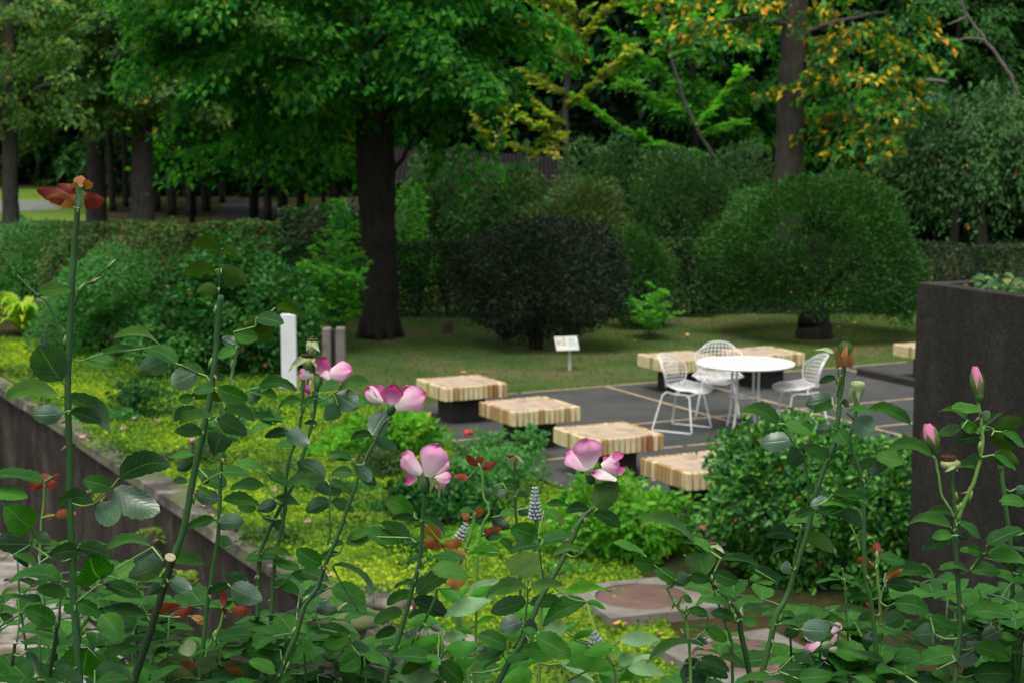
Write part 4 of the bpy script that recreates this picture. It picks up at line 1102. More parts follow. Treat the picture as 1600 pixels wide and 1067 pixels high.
# red bloom
PETR = plain('red_petal', (.42, .008, .03), .5, .2, 20)
e = tag(empty('red_bloom', P(731, 677, 16.1)), 'small red rose bloom on the loose bush before the second bench', 'flower')
mb = MB(); c = P(731, 677, 16.1)
for k in range(9):
    a = k * 2.4; r_ = .008 + .0035 * k
    q = c + Vector((math.cos(a) * r_, math.sin(a) * r_, .02 - .002 * k)); mb.lathe([(.004, -.02), (.022, -.008), (.024, .008), (.012, .018)], q, (math.cos(a) * .7, math.sin(a) * .7, 1), n=7)
mb.build('petals', PETR, e)
mb = MB(); g0 = Vector((c.x + .05, c.y + .1, 0)); mb.tube(wob([g0, (g0 + c) / 2 + Vector((.04, 0, 0)), c - Vector((0, 0, .02))], 4, .005, 2), .003, 5); mb.build('stem', STEMG, e)
# ---- ivy in the planter
c0, du, dv, W, D, zt = PLANTER
n = 2600; a, b_ = rng.random(n), rng.random(n) ** .8
pos = np.array(c0)[None] + np.array(du)[None] * (.15 + a * (W - .3))[:, None] + np.array(dv)[None] * (.12 + b_ * (D - .2))[:, None]
pos[:, 2] = zt - .06 + rng.random(n) * .10 + .05 * np.sin(a * 9) * (b_ > .3)
V, F = leaf_mesh(pos, rng.normal(size=(n, 3)) * np.array([1, 1, .4]), nrmz(np.array([0, 0, 1.0]) + rng.normal(size=(n, 3)) * .5), .075, .06, q=8)
o = np_mesh('ivy', V, F, IVY); tag(o, 'green ivy trailing over the top of the dark planter', 'ivy')
# ---- ferns on the wall face
def fern(label, px, py, Y, fr, seed):
    b0 = P(px, py, Y); e = tag(empty('fern', b0), label, 'fern', 'ferns on the wall'); r_ = random.Random(seed); LL = []; mb = MB()
    for k in range(fr):
        a = r_.uniform(-2.8, -.4); l = r_.uniform(.25, .42); d = Vector((math.cos(a) * .9 - .2, math.sin(a) * .6, 0))
        q = [b0 + d * l * t + Vector((0, 0, .14 * math.sin(t * 2.2) - .12 * t * t)) for t in np.linspace(0, 1, 7)]; LL.append(q); mb.tube(q, .0025, 4)
    ps, ds, ns = [], [], []
    for q in LL:
        for i in range(1, 7):
            for s_ in np.linspace(0, 1, 3)[:-1]:
                p = q[i - 1].lerp(q[i], s_); t = (q[i] - q[i - 1]).normalized(); sd_ = t.cross(Vector((0, 0, 1))).normalized()
                for sg in (-1, 1): ps.append(p); ds.append(t * .4 + sd_ * sg); ns.append((0, 0, 1))
    V, F = leaf_mesh(np.array(ps), np.array(ds), np.array(ns, float) + rng.normal(size=(len(ps), 3)) * .2, .075, .026); mb.build('stems', STEMG, e); np_mesh('fronds', V, F, FERN, e)
yy = 15.0; fern('yellow green fern on the wall face right of the tall cane', 268, 838, 15.2, 7, 1); fern('small pale fern on the wall face lower beside the leaning cane', 292, 905, 14.3, 6, 2); fern('fern at the wall foot near the lower stones', 188, 775, 17.0, 5, 3)
# ---- grass, moss and the woods as one mass each
def poly_pts(poly, n):
    poly = [(p[0], p[1]) for p in poly]; xs = [p[0] for p in poly]; ys_ = [p[1] for p in poly]; out = np.zeros((0, 2))
    while len(out) < n:
        q = np.stack([rng.uniform(min(xs), max(xs), n * 2), rng.uniform(min(ys_), max(ys_), n * 2)], 1); ins = np.zeros(len(q), bool); j = len(poly) - 1
        for i in range(len(poly)):
            xi, yi = poly[i]; xj, yj = poly[j]
            cnd = ((yi > q[:, 1]) != (yj > q[:, 1])) & (q[:, 0] < (xj - xi) * (q[:, 1] - yi) / (yj - yi + 1e-12) + xi); ins ^= cnd; j = i
        out = np.concatenate([out, q[ins]])
    return out[:n]
n = 42000; q = poly_pts([p for p in LAWN], n); pos = np.concatenate([q, np.full((n, 1), .003)], 1)
V, F = leaf_mesh(pos, rng.normal(size=(n, 3)) * .55 + np.array([0, 0, 1.0]), rvec(n), .05 * rng.uniform(.5, 1.4, n), .008, droop=.25); tag(np_mesh('grass', V, F, GRASS), 'short mown grass of the lawn behind the patio', 'grass', kind='stuff')
n = 76000; q = poly_pts(MOSS, n)
yc = rng.uniform(Y0 + .3, Y1 - .3, 7000); on = (np.sin(yc * 1.9 + 1) + np.sin(yc * 4.3) * .7) > -.1; yc = yc[on]; sc0 = .06 - np.abs(rng.normal(size=len(yc))) * .16; q = np.concatenate([q, np.stack([xwall(yc) + np.maximum(sc0, -.31), yc], 1)]); n = len(q)
hgt = .5 + .5 * np.sin(q[:, 0] * 2.1 + 1) * np.sin(q[:, 1] * 1.7); pos = np.concatenate([q, (rng.random((n, 1)) * .07 * hgt[:, None] + .004)], 1); pos[q[:, 0] < xwall(q[:, 1]) + .03, 2] += .035
nr = nrmz(np.array([0, 0, 1.0]) + rng.normal(size=(n, 3)) * .6); V, F = leaf_mesh(pos, np.cross(nr, rvec(n)) + np.array([0, 0, .4]), nr, .04 * rng.uniform(.6, 1.4, n), .022); tag(np_mesh('ground_cover', V, F, MOSSL), 'bright yellow green mossy ground cover beside the wall', 'ground cover', kind='stuff')
n = 9000; q = np.stack([rng.uniform(-30, -6, n), rng.uniform(38, 70, n)], 1); q = q[(q[:, 0] < -9.5) | (q[:, 1] < 44)]; n = len(q)
def wood(name, label, x0, x1, y0, y1, zt, ncl, per, L, W, mat, seed, zlow=0.0):
    r_ = np.random.default_rng(seed); parts = []
    cx = r_.uniform(x0, x1, ncl); cy = r_.uniform(y0, y1, ncl); cz = zlow + (zt - zlow) * r_.random(ncl)
    k = np.repeat(np.arange(ncl), per); m = len(k); t = r_.random(m); a = r_.uniform(0, 6.28, ncl); fl = r_.uniform(.9, 2.0, ncl)
    pos = np.stack([cx[k] + np.cos(a[k]) * fl[k] * t, cy[k] + np.sin(a[k]) * fl[k] * t, cz[k] - .45 * fl[k] * t * t], 1) + r_.normal(size=(m, 3)) * np.array([.28, .28, .16])
    nr = nrmz(np.array([0, 0, .8]) + r_.normal(size=(m, 3)) * .6); V, F = leaf_mesh(pos, r_.normal(size=(m, 3)) + np.array([0, 0, -.3]), nr, L * r_.uniform(.6, 1.3, m), W, droop=.25)
    return tag(np_mesh(name, V, F, mat), label, 'woodland', kind='stuff')
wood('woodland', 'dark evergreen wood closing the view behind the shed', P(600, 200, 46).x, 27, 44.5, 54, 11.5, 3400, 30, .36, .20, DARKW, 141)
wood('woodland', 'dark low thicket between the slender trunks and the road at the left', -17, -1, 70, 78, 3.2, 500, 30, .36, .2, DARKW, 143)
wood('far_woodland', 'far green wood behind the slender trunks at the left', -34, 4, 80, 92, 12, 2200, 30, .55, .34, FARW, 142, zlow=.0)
# ---- road and lawn far at the left
m_road = plain('far_road', (.042, .041, .040), .95, .2, 2, spec=.03); m_farl = groundmat('far_lawn', [(.35, (.06, .11, .015)), (.65, (.11, .17, .025))], .4, 6)
m_fpath = plain('far_path', (.13, .14, .12), .95, .15, 2, spec=.03)
sheet('road', [G(330, 342), G(446, 342), G(440, 318), G(395, 309), G(335, 309), G(352, 318)], .008, m_road)
sheet('far_lawn', [G(-60, 346), G(150, 346), G(196, 296), G(-120, 296)], .004, m_farl)
sheet('far_path', [G(-60, 334), G(96, 328), G(70, 314), G(-60, 314)], .008, m_fpath)
# ---- fallen petals and leaves
PETF = plain('fallen_petal_pink', (.55, .22, .30), .6, .2, 30)
YEL = plain('fallen_leaf_yellow', (.50, .28, .05), .6, .3, 20)
mb = MB()
for k in range(6):
    a = k * 1.05; d = Vector((math.cos(a), math.sin(a), .4)); s_ = Vector((-d.y, d.x, 0)); r_ = .028
    mb.add([(0, 0, .004), d * r_ * .6 + s_ * r_ * .5, d * r_ * 1.1 + Vector((0, 0, .01)), d * r_ * .6 - s_ * r_ * .5], [(0, 1, 2, 3)])
pr_ = mb.build('fallen_petals', PETF)
for i, (px, py) in enumerate(((128, 686), (481, 820), (152, 618), (193, 672), (245, 660), (180, 598), (596, 936), (320, 792), (210, 656), (300, 690), (275, 720), (430, 770), (515, 905), (455, 885), (640, 955), (90, 560), (60, 575))):
    o = pr_ if i == 0 else pr_.copy()
    if i: C.objects.link(o)
    q = G(px, py, .03); o.location = (q.x, q.y, .045 if py > 690 or i > 0 else .045); o.rotation_euler = (rnd.uniform(-.3, .3), rnd.uniform(-.3, .3), rnd.uniform(0, 6)); sc_ = rnd.uniform(.8, 1.3); o.scale = (sc_,) * 3
    tag(o, 'small pink rose petals fallen on the moss', 'petals', 'fallen petals on the moss')
mb = MB(); mb.add([(-.05, 0, 0), (0, -.035, .012), (.06, 0, .004), (0, .035, .015)], [(0, 1, 2, 3)])
lf = mb.build('fallen_leaf', YEL)
for i, (px, py) in enumerate(((624, 551), (723, 582), (1100, 560), (1074, 524), (992, 533), (906, 560), (1312, 512), (1335, 505), (1285, 520), (1060, 905), (1048, 912), (1120, 915), (970, 975), (960, 990), (1030, 990))):
    o = lf if i == 0 else lf.copy()
    if i: C.objects.link(o)
    q = G(px, py, .03); o.location = (q.x, q.y, .035); o.rotation_euler = (rnd.uniform(-.4, .4), rnd.uniform(-.4, .4), rnd.uniform(0, 6)); tag(o, 'small yellow brown leaf fallen on the ground', 'leaf', 'fallen leaves')
# ================================================================ ROSES AND SALVIAS IN THE FOREGROUND BED
def rose_leaf_material():
    m, nt, b = nodes('rose_leaf')
    uv = N(nt, 'ShaderNodeUVMap'); sx = N(nt, 'ShaderNodeSeparateXYZ'); nt.links.new(uv.outputs[0], sx.inputs[0])
    def mth(op, a, c=None, d=None):
        n = N(nt, 'ShaderNodeMath', operation=op)
        for i, q in enumerate((a, c, d)):
            if q is None: continue
            if isinstance(q, (int, float)): n.inputs[i].default_value = q
            else: nt.links.new(q, n.inputs[i])
        return n.outputs[0]
    u, v = sx.outputs[0], sx.outputs[1]
    av = mth('ABSOLUTE', mth('SUBTRACT', v, .5))
    mid = ramp(nt, [(.012, (1, 1, 1)), (.035, (0, 0, 0))], av)
    w = mth('PINGPONG', mth('MULTIPLY', mth('SUBTRACT', u, mth('MULTIPLY', av, .55)), 8.5), .5)
    lat = ramp(nt, [(.0, (1, 1, 1)), (.12, (0, 0, 0))], w)
    vein = mth('MAXIMUM', mid.outputs[0], mth('MULTIPLY', lat.outputs[0], .45))
    gi = N(nt, 'ShaderNodeNewGeometry')
    top = ramp(nt, [(0, (.006, .032, .012)), (.4, (.013, .058, .019)), (.68, (.028, .085, .036)), (1, (.065, .135, .085))], gi.outputs['Random Per Island'])  # pale bluish end paints the sky's reflection into the upper-face colour
    und = ramp(nt, [(0, (.008, .052, .005)), (.5, (.018, .095, .007)), (1, (.045, .165, .014))], gi.outputs['Random Per Island'])
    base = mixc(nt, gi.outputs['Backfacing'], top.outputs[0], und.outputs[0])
    f = noise(nt, objco(nt), 60, 3); fr = ramp(nt, [(.35, (.82, .82, .82)), (.65, (1.12, 1.12, 1.12))], f)
    base = mixc(nt, 1, base, fr.outputs[0], 'MULTIPLY')
    fs = noise(nt, objco(nt), 26, 3); spot = ramp(nt, [(.66, (0, 0, 0)), (.71, (.7, .7, .7))], fs); base = mixc(nt, spot.outputs[0], base, (.045, .05, .012))
    fy = noise(nt, objco(nt), 7, 2); yel = ramp(nt, [(.60, (0, 0, 0)), (.72, (.55, .55, .55))], fy); base = mixc(nt, yel.outputs[0], base, (.085, .17, .02))
    col = mixc(nt, mth('MULTIPLY', vein, .45), base, (.12, .26, .09))
    nt.links.new(col, b.inputs['Base Color'])
    rr_ = ramp(nt, [(0, (.31, .31, .31)), (1, (.62, .62, .62))], gi.outputs['Backfacing']); nt.links.new(rr_.outputs[0], b.inputs['Roughness'])
    sr_ = ramp(nt, [(0, (1, 1, 1)), (1, (.2, .2, .2))], gi.outputs['Backfacing']); nt.links.new(sr_.outputs[0], b.inputs['Specular IOR Level'])
    b.inputs['Sheen Weight'].default_value = .0; b.inputs['Sheen Roughness'].default_value = .45; b.inputs['Sheen Tint'].default_value = (.72, .95, .92, 1)      # waxy bloom on the upper face
    sw = ramp(nt, [(0, (.55, .55, .55)), (1, (0, 0, 0))], gi.outputs['Backfacing']); nt.links.new(sw.outputs[0], b.inputs['Sheen Weight'])
    h = mth('SUBTRACT', mth('MULTIPLY', f, .35), vein)
    bump(nt, b, h, .35, .0012)
    t = N(nt, 'ShaderNodeBsdfTranslucent'); nt.links.new(mixc(nt, 1, col, (1.6, 2.0, .25), 'MULTIPLY'), t.inputs[0])
    mx = N(nt, 'ShaderNodeMixShader'); mx.inputs[0].default_value = .36
    nt.links.new(b.outputs[0], mx.inputs[1]); nt.links.new(t.outputs[0], mx.inputs[2]); nt.links.new(mx.outputs[0], nt.nodes['Material Output'].inputs[0])
    return m
def tintleaf(name, c0, c1, rough=.42, trans=.25, edge=None):
    m, nt, b = nodes(name)
    gi = N(nt, 'ShaderNodeNewGeometry'); r0 = ramp(nt, [(0, c0), (1, c1)], gi.outputs['Random Per Island'])
    col = r0.outputs[0]
    f = noise(nt, objco(nt), 45, 4); fr = ramp(nt, [(.3, (.7, .7, .7)), (.7, (1.2, 1.2, 1.2))], f); col = mixc(nt, 1, col, fr.outputs[0], 'MULTIPLY')
    nt.links.new(col, b.inputs['Base Color']); b.inputs['Roughness'].default_value = rough; b.inputs['Specular IOR Level'].default_value = .22
    t = N(nt, 'ShaderNodeBsdfTranslucent'); nt.links.new(mixc(nt, 1, col, (1.4, 1.4, .7), 'MULTIPLY'), t.inputs[0])
    mx = N(nt, 'ShaderNodeMixShader'); mx.inputs[0].default_value = trans
    nt.links.new(b.outputs[0], mx.inputs[1]); nt.links.new(t.outputs[0], mx.inputs[2]); nt.links.new(mx.outputs[0], nt.nodes['Material Output'].inputs[0])
    return m
def petal_material(name, stops, edge):
    m, nt, b = nodes(name)
    uv = N(nt, 'ShaderNodeUVMap'); sx = N(nt, 'ShaderNodeSeparateXYZ'); nt.links.new(uv.outputs[0], sx.inputs[0])
    f = noise(nt, objco(nt), 55, 4)
    ad = N(nt, 'ShaderNodeMath', operation='MULTIPLY_ADD'); nt.links.new(f, ad.inputs[0]); ad.inputs[1].default_value = .22; nt.links.new(sx.outputs[0], ad.inputs[2])
    sb = N(nt, 'ShaderNodeMath', operation='SUBTRACT'); nt.links.new(ad.outputs[0], sb.inputs[0]); sb.inputs[1].default_value = .11
    c = ramp(nt, stops, sb.outputs[0]).outputs[0]
    if edge:
        a = N(nt, 'ShaderNodeMath', operation='SUBTRACT'); nt.links.new(sx.outputs[1], a.inputs[0]); a.inputs[1].default_value = .5
        a2 = N(nt, 'ShaderNodeMath', operation='ABSOLUTE'); nt.links.new(a.outputs[0], a2.inputs[0])
        er = ramp(nt, [(.40, (0, 0, 0)), (.5, (edge[3],) * 3)], a2.outputs[0]); c = mixc(nt, er.outputs[0], c, edge[:3])
    nt.links.new(c, b.inputs['Base Color']); b.inputs['Roughness'].default_value = .55; b.inputs['Specular IOR Level'].default_value = .25
    sc = N(nt, 'ShaderNodeTexWave'); sc.bands_direction = 'Y'; sc.inputs['Scale'].default_value = 9; sc.inputs['Distortion'].default_value = 2; nt.links.new(uv.outputs[0], sc.inputs[0])
    bump(nt, b, mixc(nt, .6, sc.outputs[0], noise(nt, objco(nt), 140, 4)), .35, .0012)
    t = N(nt, 'ShaderNodeBsdfTranslucent'); nt.links.new(c, t.inputs[0]); mx = N(nt, 'ShaderNodeMixShader'); mx.inputs[0].default_value = .35
    nt.links.new(b.outputs[0], mx.inputs[1]); nt.links.new(t.outputs[0], mx.inputs[2]); nt.links.new(mx.outputs[0], nt.nodes['Material Output'].inputs[0])
    return m
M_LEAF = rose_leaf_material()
M_RED = tintleaf('young_red_leaf', (.14, .018, .014), (.22, .045, .024))
M_ORG = tintleaf('young_bronze_leaf', (.24, .09, .022), (.30, .12, .03))
M_PALE = tintleaf('pale_young_leaf', (.10, .17, .075), (.16, .22, .11))
M_OLV = tintleaf('olive_leaf', (.028, .075, .006), (.05, .115, .010), .6, trans=.35)
M_SEP = tintleaf('sepal', (.22, .32, .14), (.34, .40, .24), .6)
M_SALV = tintleaf('salvia_leaf', (.06, .27, .03), (.11, .38, .05), .5, .45)
M_SALL = tintleaf('salvia_leaf_top', (.14, .28, .11), (.20, .36, .16), .5, .3)
M_BRN = tintleaf('withered_petal', (.20, .10, .03), (.34, .20, .07), .8, .15)
P_PALE = petal_material('petal_pink', [(.0, (.80, .74, .62)), (.28, (.84, .66, .70)), (.62, (.80, .44, .60)), (.9, (.77, .34, .54)), (1, (.66, .12, .34))], (.55, .05, .24, .5))
P_MAG = petal_material('petal_magenta', [(0, (.82, .68, .66)), (.35, (.70, .26, .44)), (.8, (.58, .08, .28)), (1, (.45, .02, .16))], None)
P_WHT = petal_material('petal_white', [(0, (.82, .76, .68)), (.6, (.85, .72, .74)), (.9, (.75, .3, .48)), (1, (.6, .06, .25))], (.6, .08, .28, .7))
def canemat(name, c0, c1):
    m, nt, b = nodes(name); co = objco(nt, (1, 1, .35)); f = noise(nt, co, 30, 4); f2 = noise(nt, objco(nt), 3, 2)
    r0 = ramp(nt, [(.3, c0), (.7, c1)], f2); k = ramp(nt, [(.3, (.8, .8, .8)), (.7, (1.15, 1.15, 1.15))], f)
    nt.links.new(mixc(nt, 1, r0.outputs[0], k.outputs[0], 'MULTIPLY'), b.inputs['Base Color']); b.inputs['Roughness'].default_value = .45
    return m
M_CANE = canemat('rose_cane', (.022, .078, .020), (.050, .13, .034))
M_CANED = canemat('old_rose_cane', (.014, .038, .014), (.025, .06, .02))
M_CANEL = canemat('young_rose_cane', (.10, .22, .04), (.15, .28, .06))
M_THORN = plain('thorn', (.16, .12, .05), .5, .2, 40)
M_CUT = plain('cut_cane_end', (.36, .33, .20), .8, .25, 80)
M_STAM = plain('withered_stamens', (.10, .045, .02), .9, .4, 120, bmp=.5)
M_SPIKE = plain('salvia_calyx', (.27, .31, .33), .75, .2, 90)
M_FLOR = plain('salvia_floret', (.10, .03, .30), .6, .25, 90)

K = 1.37                       # the canes stand 1.8 to 2.6 m away
def seg_near(p, a, c):
    ab = (c[0] - a[0], c[1] - a[1]); L2 = ab[0] ** 2 + ab[1] ** 2 or 1e-9
    t = max(0, min(1, ((p[0] - a[0]) * ab[0] + (p[1] - a[1]) * ab[1]) / L2)); q = (a[0] + ab[0] * t, a[1] + ab[1] * t)
    return math.hypot(p[0] - q[0], p[1] - q[1]), q, t
class Plant:
    def __init__(s, key, label, Y, canes, name='rose_cane_plant', cat='rose plant', group=None):
        s.key, s.label, s.Y, s.name, s.cat, s.group = key, label, Y * K, name, cat, group
        s.canes = canes; s.leaf = []; s.fl = []
    def near(s, p):
        best = (1e9, None)
        for ci, cn in enumerate(s.canes):
            pts = cn[0]
            for a, c in zip(pts[:-1], pts[1:]):
                d, q, t = seg_near(p, a, c)
                if d < best[0]: best = (d, q)
        return best
PL = [
 Plant('A', 'tall rose cane at the left tipped with red young leaves', 1.36, [([(124, 288), (119, 350), (114, 420), (110, 490), (107, 560), (106, 640), (109, 720), (109, 800), (113, 880), (117, 960), (125, 1080)], 6.5, 8.0, 'c'),
     ([(103, 548), (80, 484), (55, 458), (27, 430)], 2.6, 1.5, 'c'), ([(113, 478), (128, 452), (152, 432), (178, 407)], 3.4, 1.6, 'c'), ([(124, 1000), (132, 975), (150, 948)], 4, 3, 'c')]),
 Plant('B', 'thick leaning rose cane with a cut green top, left of the white post', 1.42, [([(345, 462), (341, 500), (336, 560), (328, 620), (314, 690), (301, 750), (286, 830), (271, 871)], 6.5, 7.5, 'c'),
     ([(271, 868), (255, 920), (228, 1005), (203, 1085)], 8.5, 9.0, 'd'), ([(342, 476), (343, 425), (347, 392)], 1.8, 1.2, 'c'), ([(372, 541), (367, 562), (362, 590), (360, 606), (352, 640)], 4.5, 2.5, 'y')]),
 Plant('C', 'slim rose cane among dark leaves between the leaning cane and the pink roses', 1.55, [([(352, 690), (345, 730), (343, 790), (340, 840), (326, 930), (318, 1000), (310, 1085)], 4.0, 5.0, 'c'), ([(352, 946), (341, 985), (325, 1012), (308, 1085)], 3.0, 3.4, 'y')]),
 Plant('D', 'rose cane with a ragged pink flower and two spent hips before the white post', 1.66, [([(494, 618), (488, 660), (472, 714), (462, 750), (450, 770), (412, 846), (404, 900), (400, 1085)], 3.6, 5.0, 'c'), ([(473, 592), (472, 640), (464, 680), (449, 730), (445, 795), (434, 850), (427, 900), (424, 960), (412, 1085)], 3.4, 4.6, 'c'), ([(482, 560), (476, 590), (474, 610)], 2.5, 2.5, 'c'), ([(488, 545), (486, 575), (480, 600)], 2.2, 2.2, 'c')]),
 Plant('E', 'leaning rose cane with a flat open pink and magenta bloom', 1.54, [([(612, 652), (600, 660), (585, 690), (565, 730), (546, 785), (530, 830), (512, 872), (495, 918), (476, 945), (466, 980), (444, 1034), (424, 1085)], 3.4, 6.0, 'c'), ([(517, 748), (515, 790), (516, 830), (512, 850)], 1.6, 2.4, 'c'), ([(560, 955), (530, 905), (519, 882)], 1.6, 1.6, 'c')]),
 Plant('F', 'rose cane with an upright cupped pale pink bloom at the centre', 1.62, [([(663, 764), (661, 800), (659, 840), (655, 880), (648, 905), (634, 958), (615, 1020), (597, 1085)], 4.6, 5.8, 'c'), ([(684, 918), (678, 940), (657, 980), (638, 1014), (620, 1085)], 3.2, 3.6, 'c')]),
 Plant('G', 'rose cane with a pale pink bloom in front of the third timber bench', 1.48, [([(930, 752), (933, 775), (927, 792), (905, 815), (895, 840), (880, 872), (850, 925), (834, 958), (818, 998), (792, 1040), (768, 1085)], 4.2, 6.5, 'c'), ([(826, 905), (823, 950), (816, 985), (802, 1012)], 2.0, 3.0, 'c'), ([(842, 838), (844, 870), (850, 910)], 1.4, 1.4, 'd')]),
 Plant('H', 'rose stem with a drooping spent flower left of the grey salvia spike', 1.85, [([(804, 722), (805, 780), (808, 830), (812, 880), (816, 1085)], 3.0, 3.4, 'c')]),
 Plant('I', 'rose shoots with bronze and red young leaves left of the grey salvia spike', 1.80, [([(748, 724), (754, 748), (755, 775), (764, 800), (748, 850), (742, 1085)], 2.6, 3.0, 'y'), ([(741, 800), (738, 826), (724, 866), (716, 900), (712, 1085)], 4.4, 4.0, 'y')]),
 Plant('J', 'branching rose cane with a withered brown bud in front of the right wire chair', 1.48, [([(1319, 572), (1314, 610), (1310, 648), (1304, 690), (1292, 722), (1272, 780), (1262, 830), (1244, 885), (1230, 930), (1212, 965), (1200, 1015), (1180, 1085)], 5.0, 6.5, 'c'), ([(1337, 662), (1322, 682), (1303, 706)], 2.4, 2.6, 'c'), ([(1215, 660), (1238, 688), (1254, 715), (1261, 740), (1264, 790)], 2.0, 2.2, 'c'), ([(1310, 575), (1310, 600), (1308, 620)], 1.8, 1.8, 'c'), ([(1252, 820), (1246, 855), (1238, 890)], 2, 2.2, 'c')]),
 Plant('K', 'rose cane topped by a pale green rose hip in front of the planter edge', 1.50, [([(1339, 636), (1334, 660), (1328, 682), (1334, 710), (1346, 750), (1350, 800), (1350, 860), (1354, 915), (1362, 950), (1375, 1085)], 3.6, 5.2, 'c'), ([(1376, 722), (1362, 745), (1352, 762)], 1.8, 2, 'c'), ([(1324, 810), (1336, 835), (1344, 860)], 1.5, 2.6, 'y')]),
 Plant('L', 'forked dark rose cane before the near manhole cover', 1.46, [([(1068, 866), (1094, 892), (1122, 920), (1146, 945), (1153, 958), (1160, 1000), (1178, 1085)], 2.6, 6.5, 'd'), ([(1112, 898), (1116, 925), (1132, 970), (1142, 1000), (1146, 1085)], 2.8, 3.6, 'c'), ([(1042, 918), (1056, 944), (1071, 968), (1076, 1000), (1080, 1085)], 2.6, 3.6, 'y'), ([(1073, 946), (1072, 968)], 2.2, 2.4, 'c')]),
 Plant('M', 'rose cane with a tall pink bud and a lower one before the dark planter', 1.44, [([(1527, 622), (1533, 655), (1535, 690), (1530, 722), (1519, 758), (1506, 786), (1496, 812)], 3.4, 5.0, 'y'), ([(1458, 702), (1465, 732), (1470, 768), (1482, 790), (1492, 808)], 3.0, 2.8, 'y'), ([(1487, 735), (1491, 780), (1494, 812)], 3.6, 4.2, 'c'), ([(1494, 806), (1494, 860), (1498, 920), (1500, 980), (1490, 1085)], 5.2, 5.6, 'c'), ([(1529, 916), (1536, 940), (1557, 978)], 2.4, 3, 'y')]),
 Plant('N', 'bare topped rose cane at the right edge', 1.58, [([(1564, 726), (1570, 780), (1578, 840), (1581, 900), (1582, 950), (1586, 1085)], 4.4, 5.4, 'c'), ([(1600, 985), (1588, 1000), (1584, 1010)], 2, 2.6, 'd')]),
 Plant('O', 'rose shoot with small red leaves beside the planter foot', 1.56, [([(1370, 862), (1371, 900), (1375, 940), (1374, 1000), (1364, 1085)], 3.0, 4.2, 'y'), ([(1386, 905), (1378, 925), (1375, 945)], 1.6, 2.0, 'y'), ([(1316, 888), (1320, 920), (1323, 960), (1330, 1085)], 2.2, 2.6, 'y')]),
 Plant('Q', 'low rose plant with short cut canes at the lower left corner', 1.42, [([(90, 970), (85, 1010), (74, 1085)], 4.2, 5.0, 'd'), ([(24, 1004), (20, 1030), (10, 1085)], 3.6, 4.4, 'd'), ([(28, 925), (30, 960), (26, 1003)], 2.0, 2.2, 'y'), ([(64, 940), (30, 960), (-10, 985)], 2.2, 2.6, 'c')]),
 Plant('S', 'small rose shoot with dull red leaves against the wall behind the tall cane', 2.3, [([(70, 752), (68, 790), (62, 860), (60, 1085)], 2.6, 3.0, 'y')]),
]
PK = {p.key: p for p in PL}
def T(ox, oy, sc, items, keys=None):
    for it in items:
        bx, by, tx, ty, w, st = it[:6]
        q = ((ox + bx / sc), (oy + by / sc), (ox + tx / sc), (oy + ty / sc), w / sc, st)
        if st in ('s', 'sl'): SALVIA.append(q); continue
        cand = [PK[k] for k in keys] if keys else PL
        best = min(cand, key=lambda p: p.near((q[0], q[1]))[0]); best.leaf.append(q)
SALVIA = []
T(0, 520, 5, [(480, 380, 300, 95, 270, 'u'), (470, 495, 40, 510, 130, 'ua'), (490, 620, 245, 640, 150, 'u'), (510, 500, 860, 790, 150, 'ua'), (550, 610, 800, 700, 110, 'u'), (670, 210, 925, 265, 110, 't'), (800, 165, 1060, 130, 50, 'u'), (1255, 105, 880, 50, 60, 'ua')], 'A')
T(0, 350, 2.963, [(180, 325, 330, 305, 62, 'u')], 'A')
T(0, 520, 5, [(1385, 245, 1120, 120, 115, 't'), (1300, 200, 1085, 290, 180, 'u'), (1415, 250, 1600, 325, 80, 'u'), (1540, 310, 1340, 400, 180, 'u')], 'B')
T(0, 720, 5, [(-60, 110, 330, 165, 95, 't'), (-60, 265, 220, 290, 110, 't'), (250, 525, 30, 340, 230, 'ta'), (245, 650, -60, 640, 170, 'u'), (255, 560, 400, 630, 80, 'u'), (870, 210, 640, 150, 130, 'ta'), (740, 330, 440, 340, 120, 'ua'), (745, 345, 920, 470, 200, 'u'), (880, 220, 1250, 400, 230, 'u'), (930, 130, 1330, 30, 190, 'ua'), (380, 745, 690, 735, 110, 'ua'), (610, 670, 870, 750, 120, 'u'), (1190, 670, 830, 690, 80, 'ua'), (785, 910, 700, 735, 290, 't'), (815, 960, 1110, 1060, 110, 't'), (760, 970, 590, 970, 60, 'u'), (480, 930, 75, 950, 110, 'ta'), (520, 1040, 280, 1000, 110, 'u'), (1270, 770, 1040, 780, 170, 'u'), (1270, 800, 1000, 910, 150, 'u'), (290, 810, 100, 735, 60, 't'), (100, 735, 220, 830, 60, 't')], 'A')
T(0, 720, 5, [(1470, 160, 1345, 165, 60, 'u'), (1300, 770, 1600, 800, 110, 'u'), (1330, 930, 1500, 1010, 120, 'u'), (1260, 970, 1150, 1040, 90, 'u')], 'BC')
T(0, 854, 5, [(690, 780, 650, 1000, 330, 't'), (1100, 440, 780, 410, 55, 't'), (600, 430, 780, 520, 110, 't'), (1150, 540, 790, 490, 100, 'u'), (800, 530, 940, 730, 190, 't'), (420, 950, 640, 1060, 110, 'u'), (740, 960, 1050, 1050, 140, 'u'), (740, 1070, 1010, 1040, 100, 't'), (420, 950, 560, 880, 80, 'u')], 'AB')
T(0, 854, 5, [(320, 430, 40, 395, 50, 't'), (430, 600, 190, 480, 160, 't'), (150, 640, 520, 720, 120, 't'), (420, 650, 260, 670, 60, 'ua'), (-40, 960, 170, 850, 160, 't'), (210, 815, 295, 990, 60, 'u'), (100, 1050, 270, 950, 100, 't'), (0, 540, 100, 555, 60, 't'), (20, 440, -20, 380, 60, 't')], 'Q')
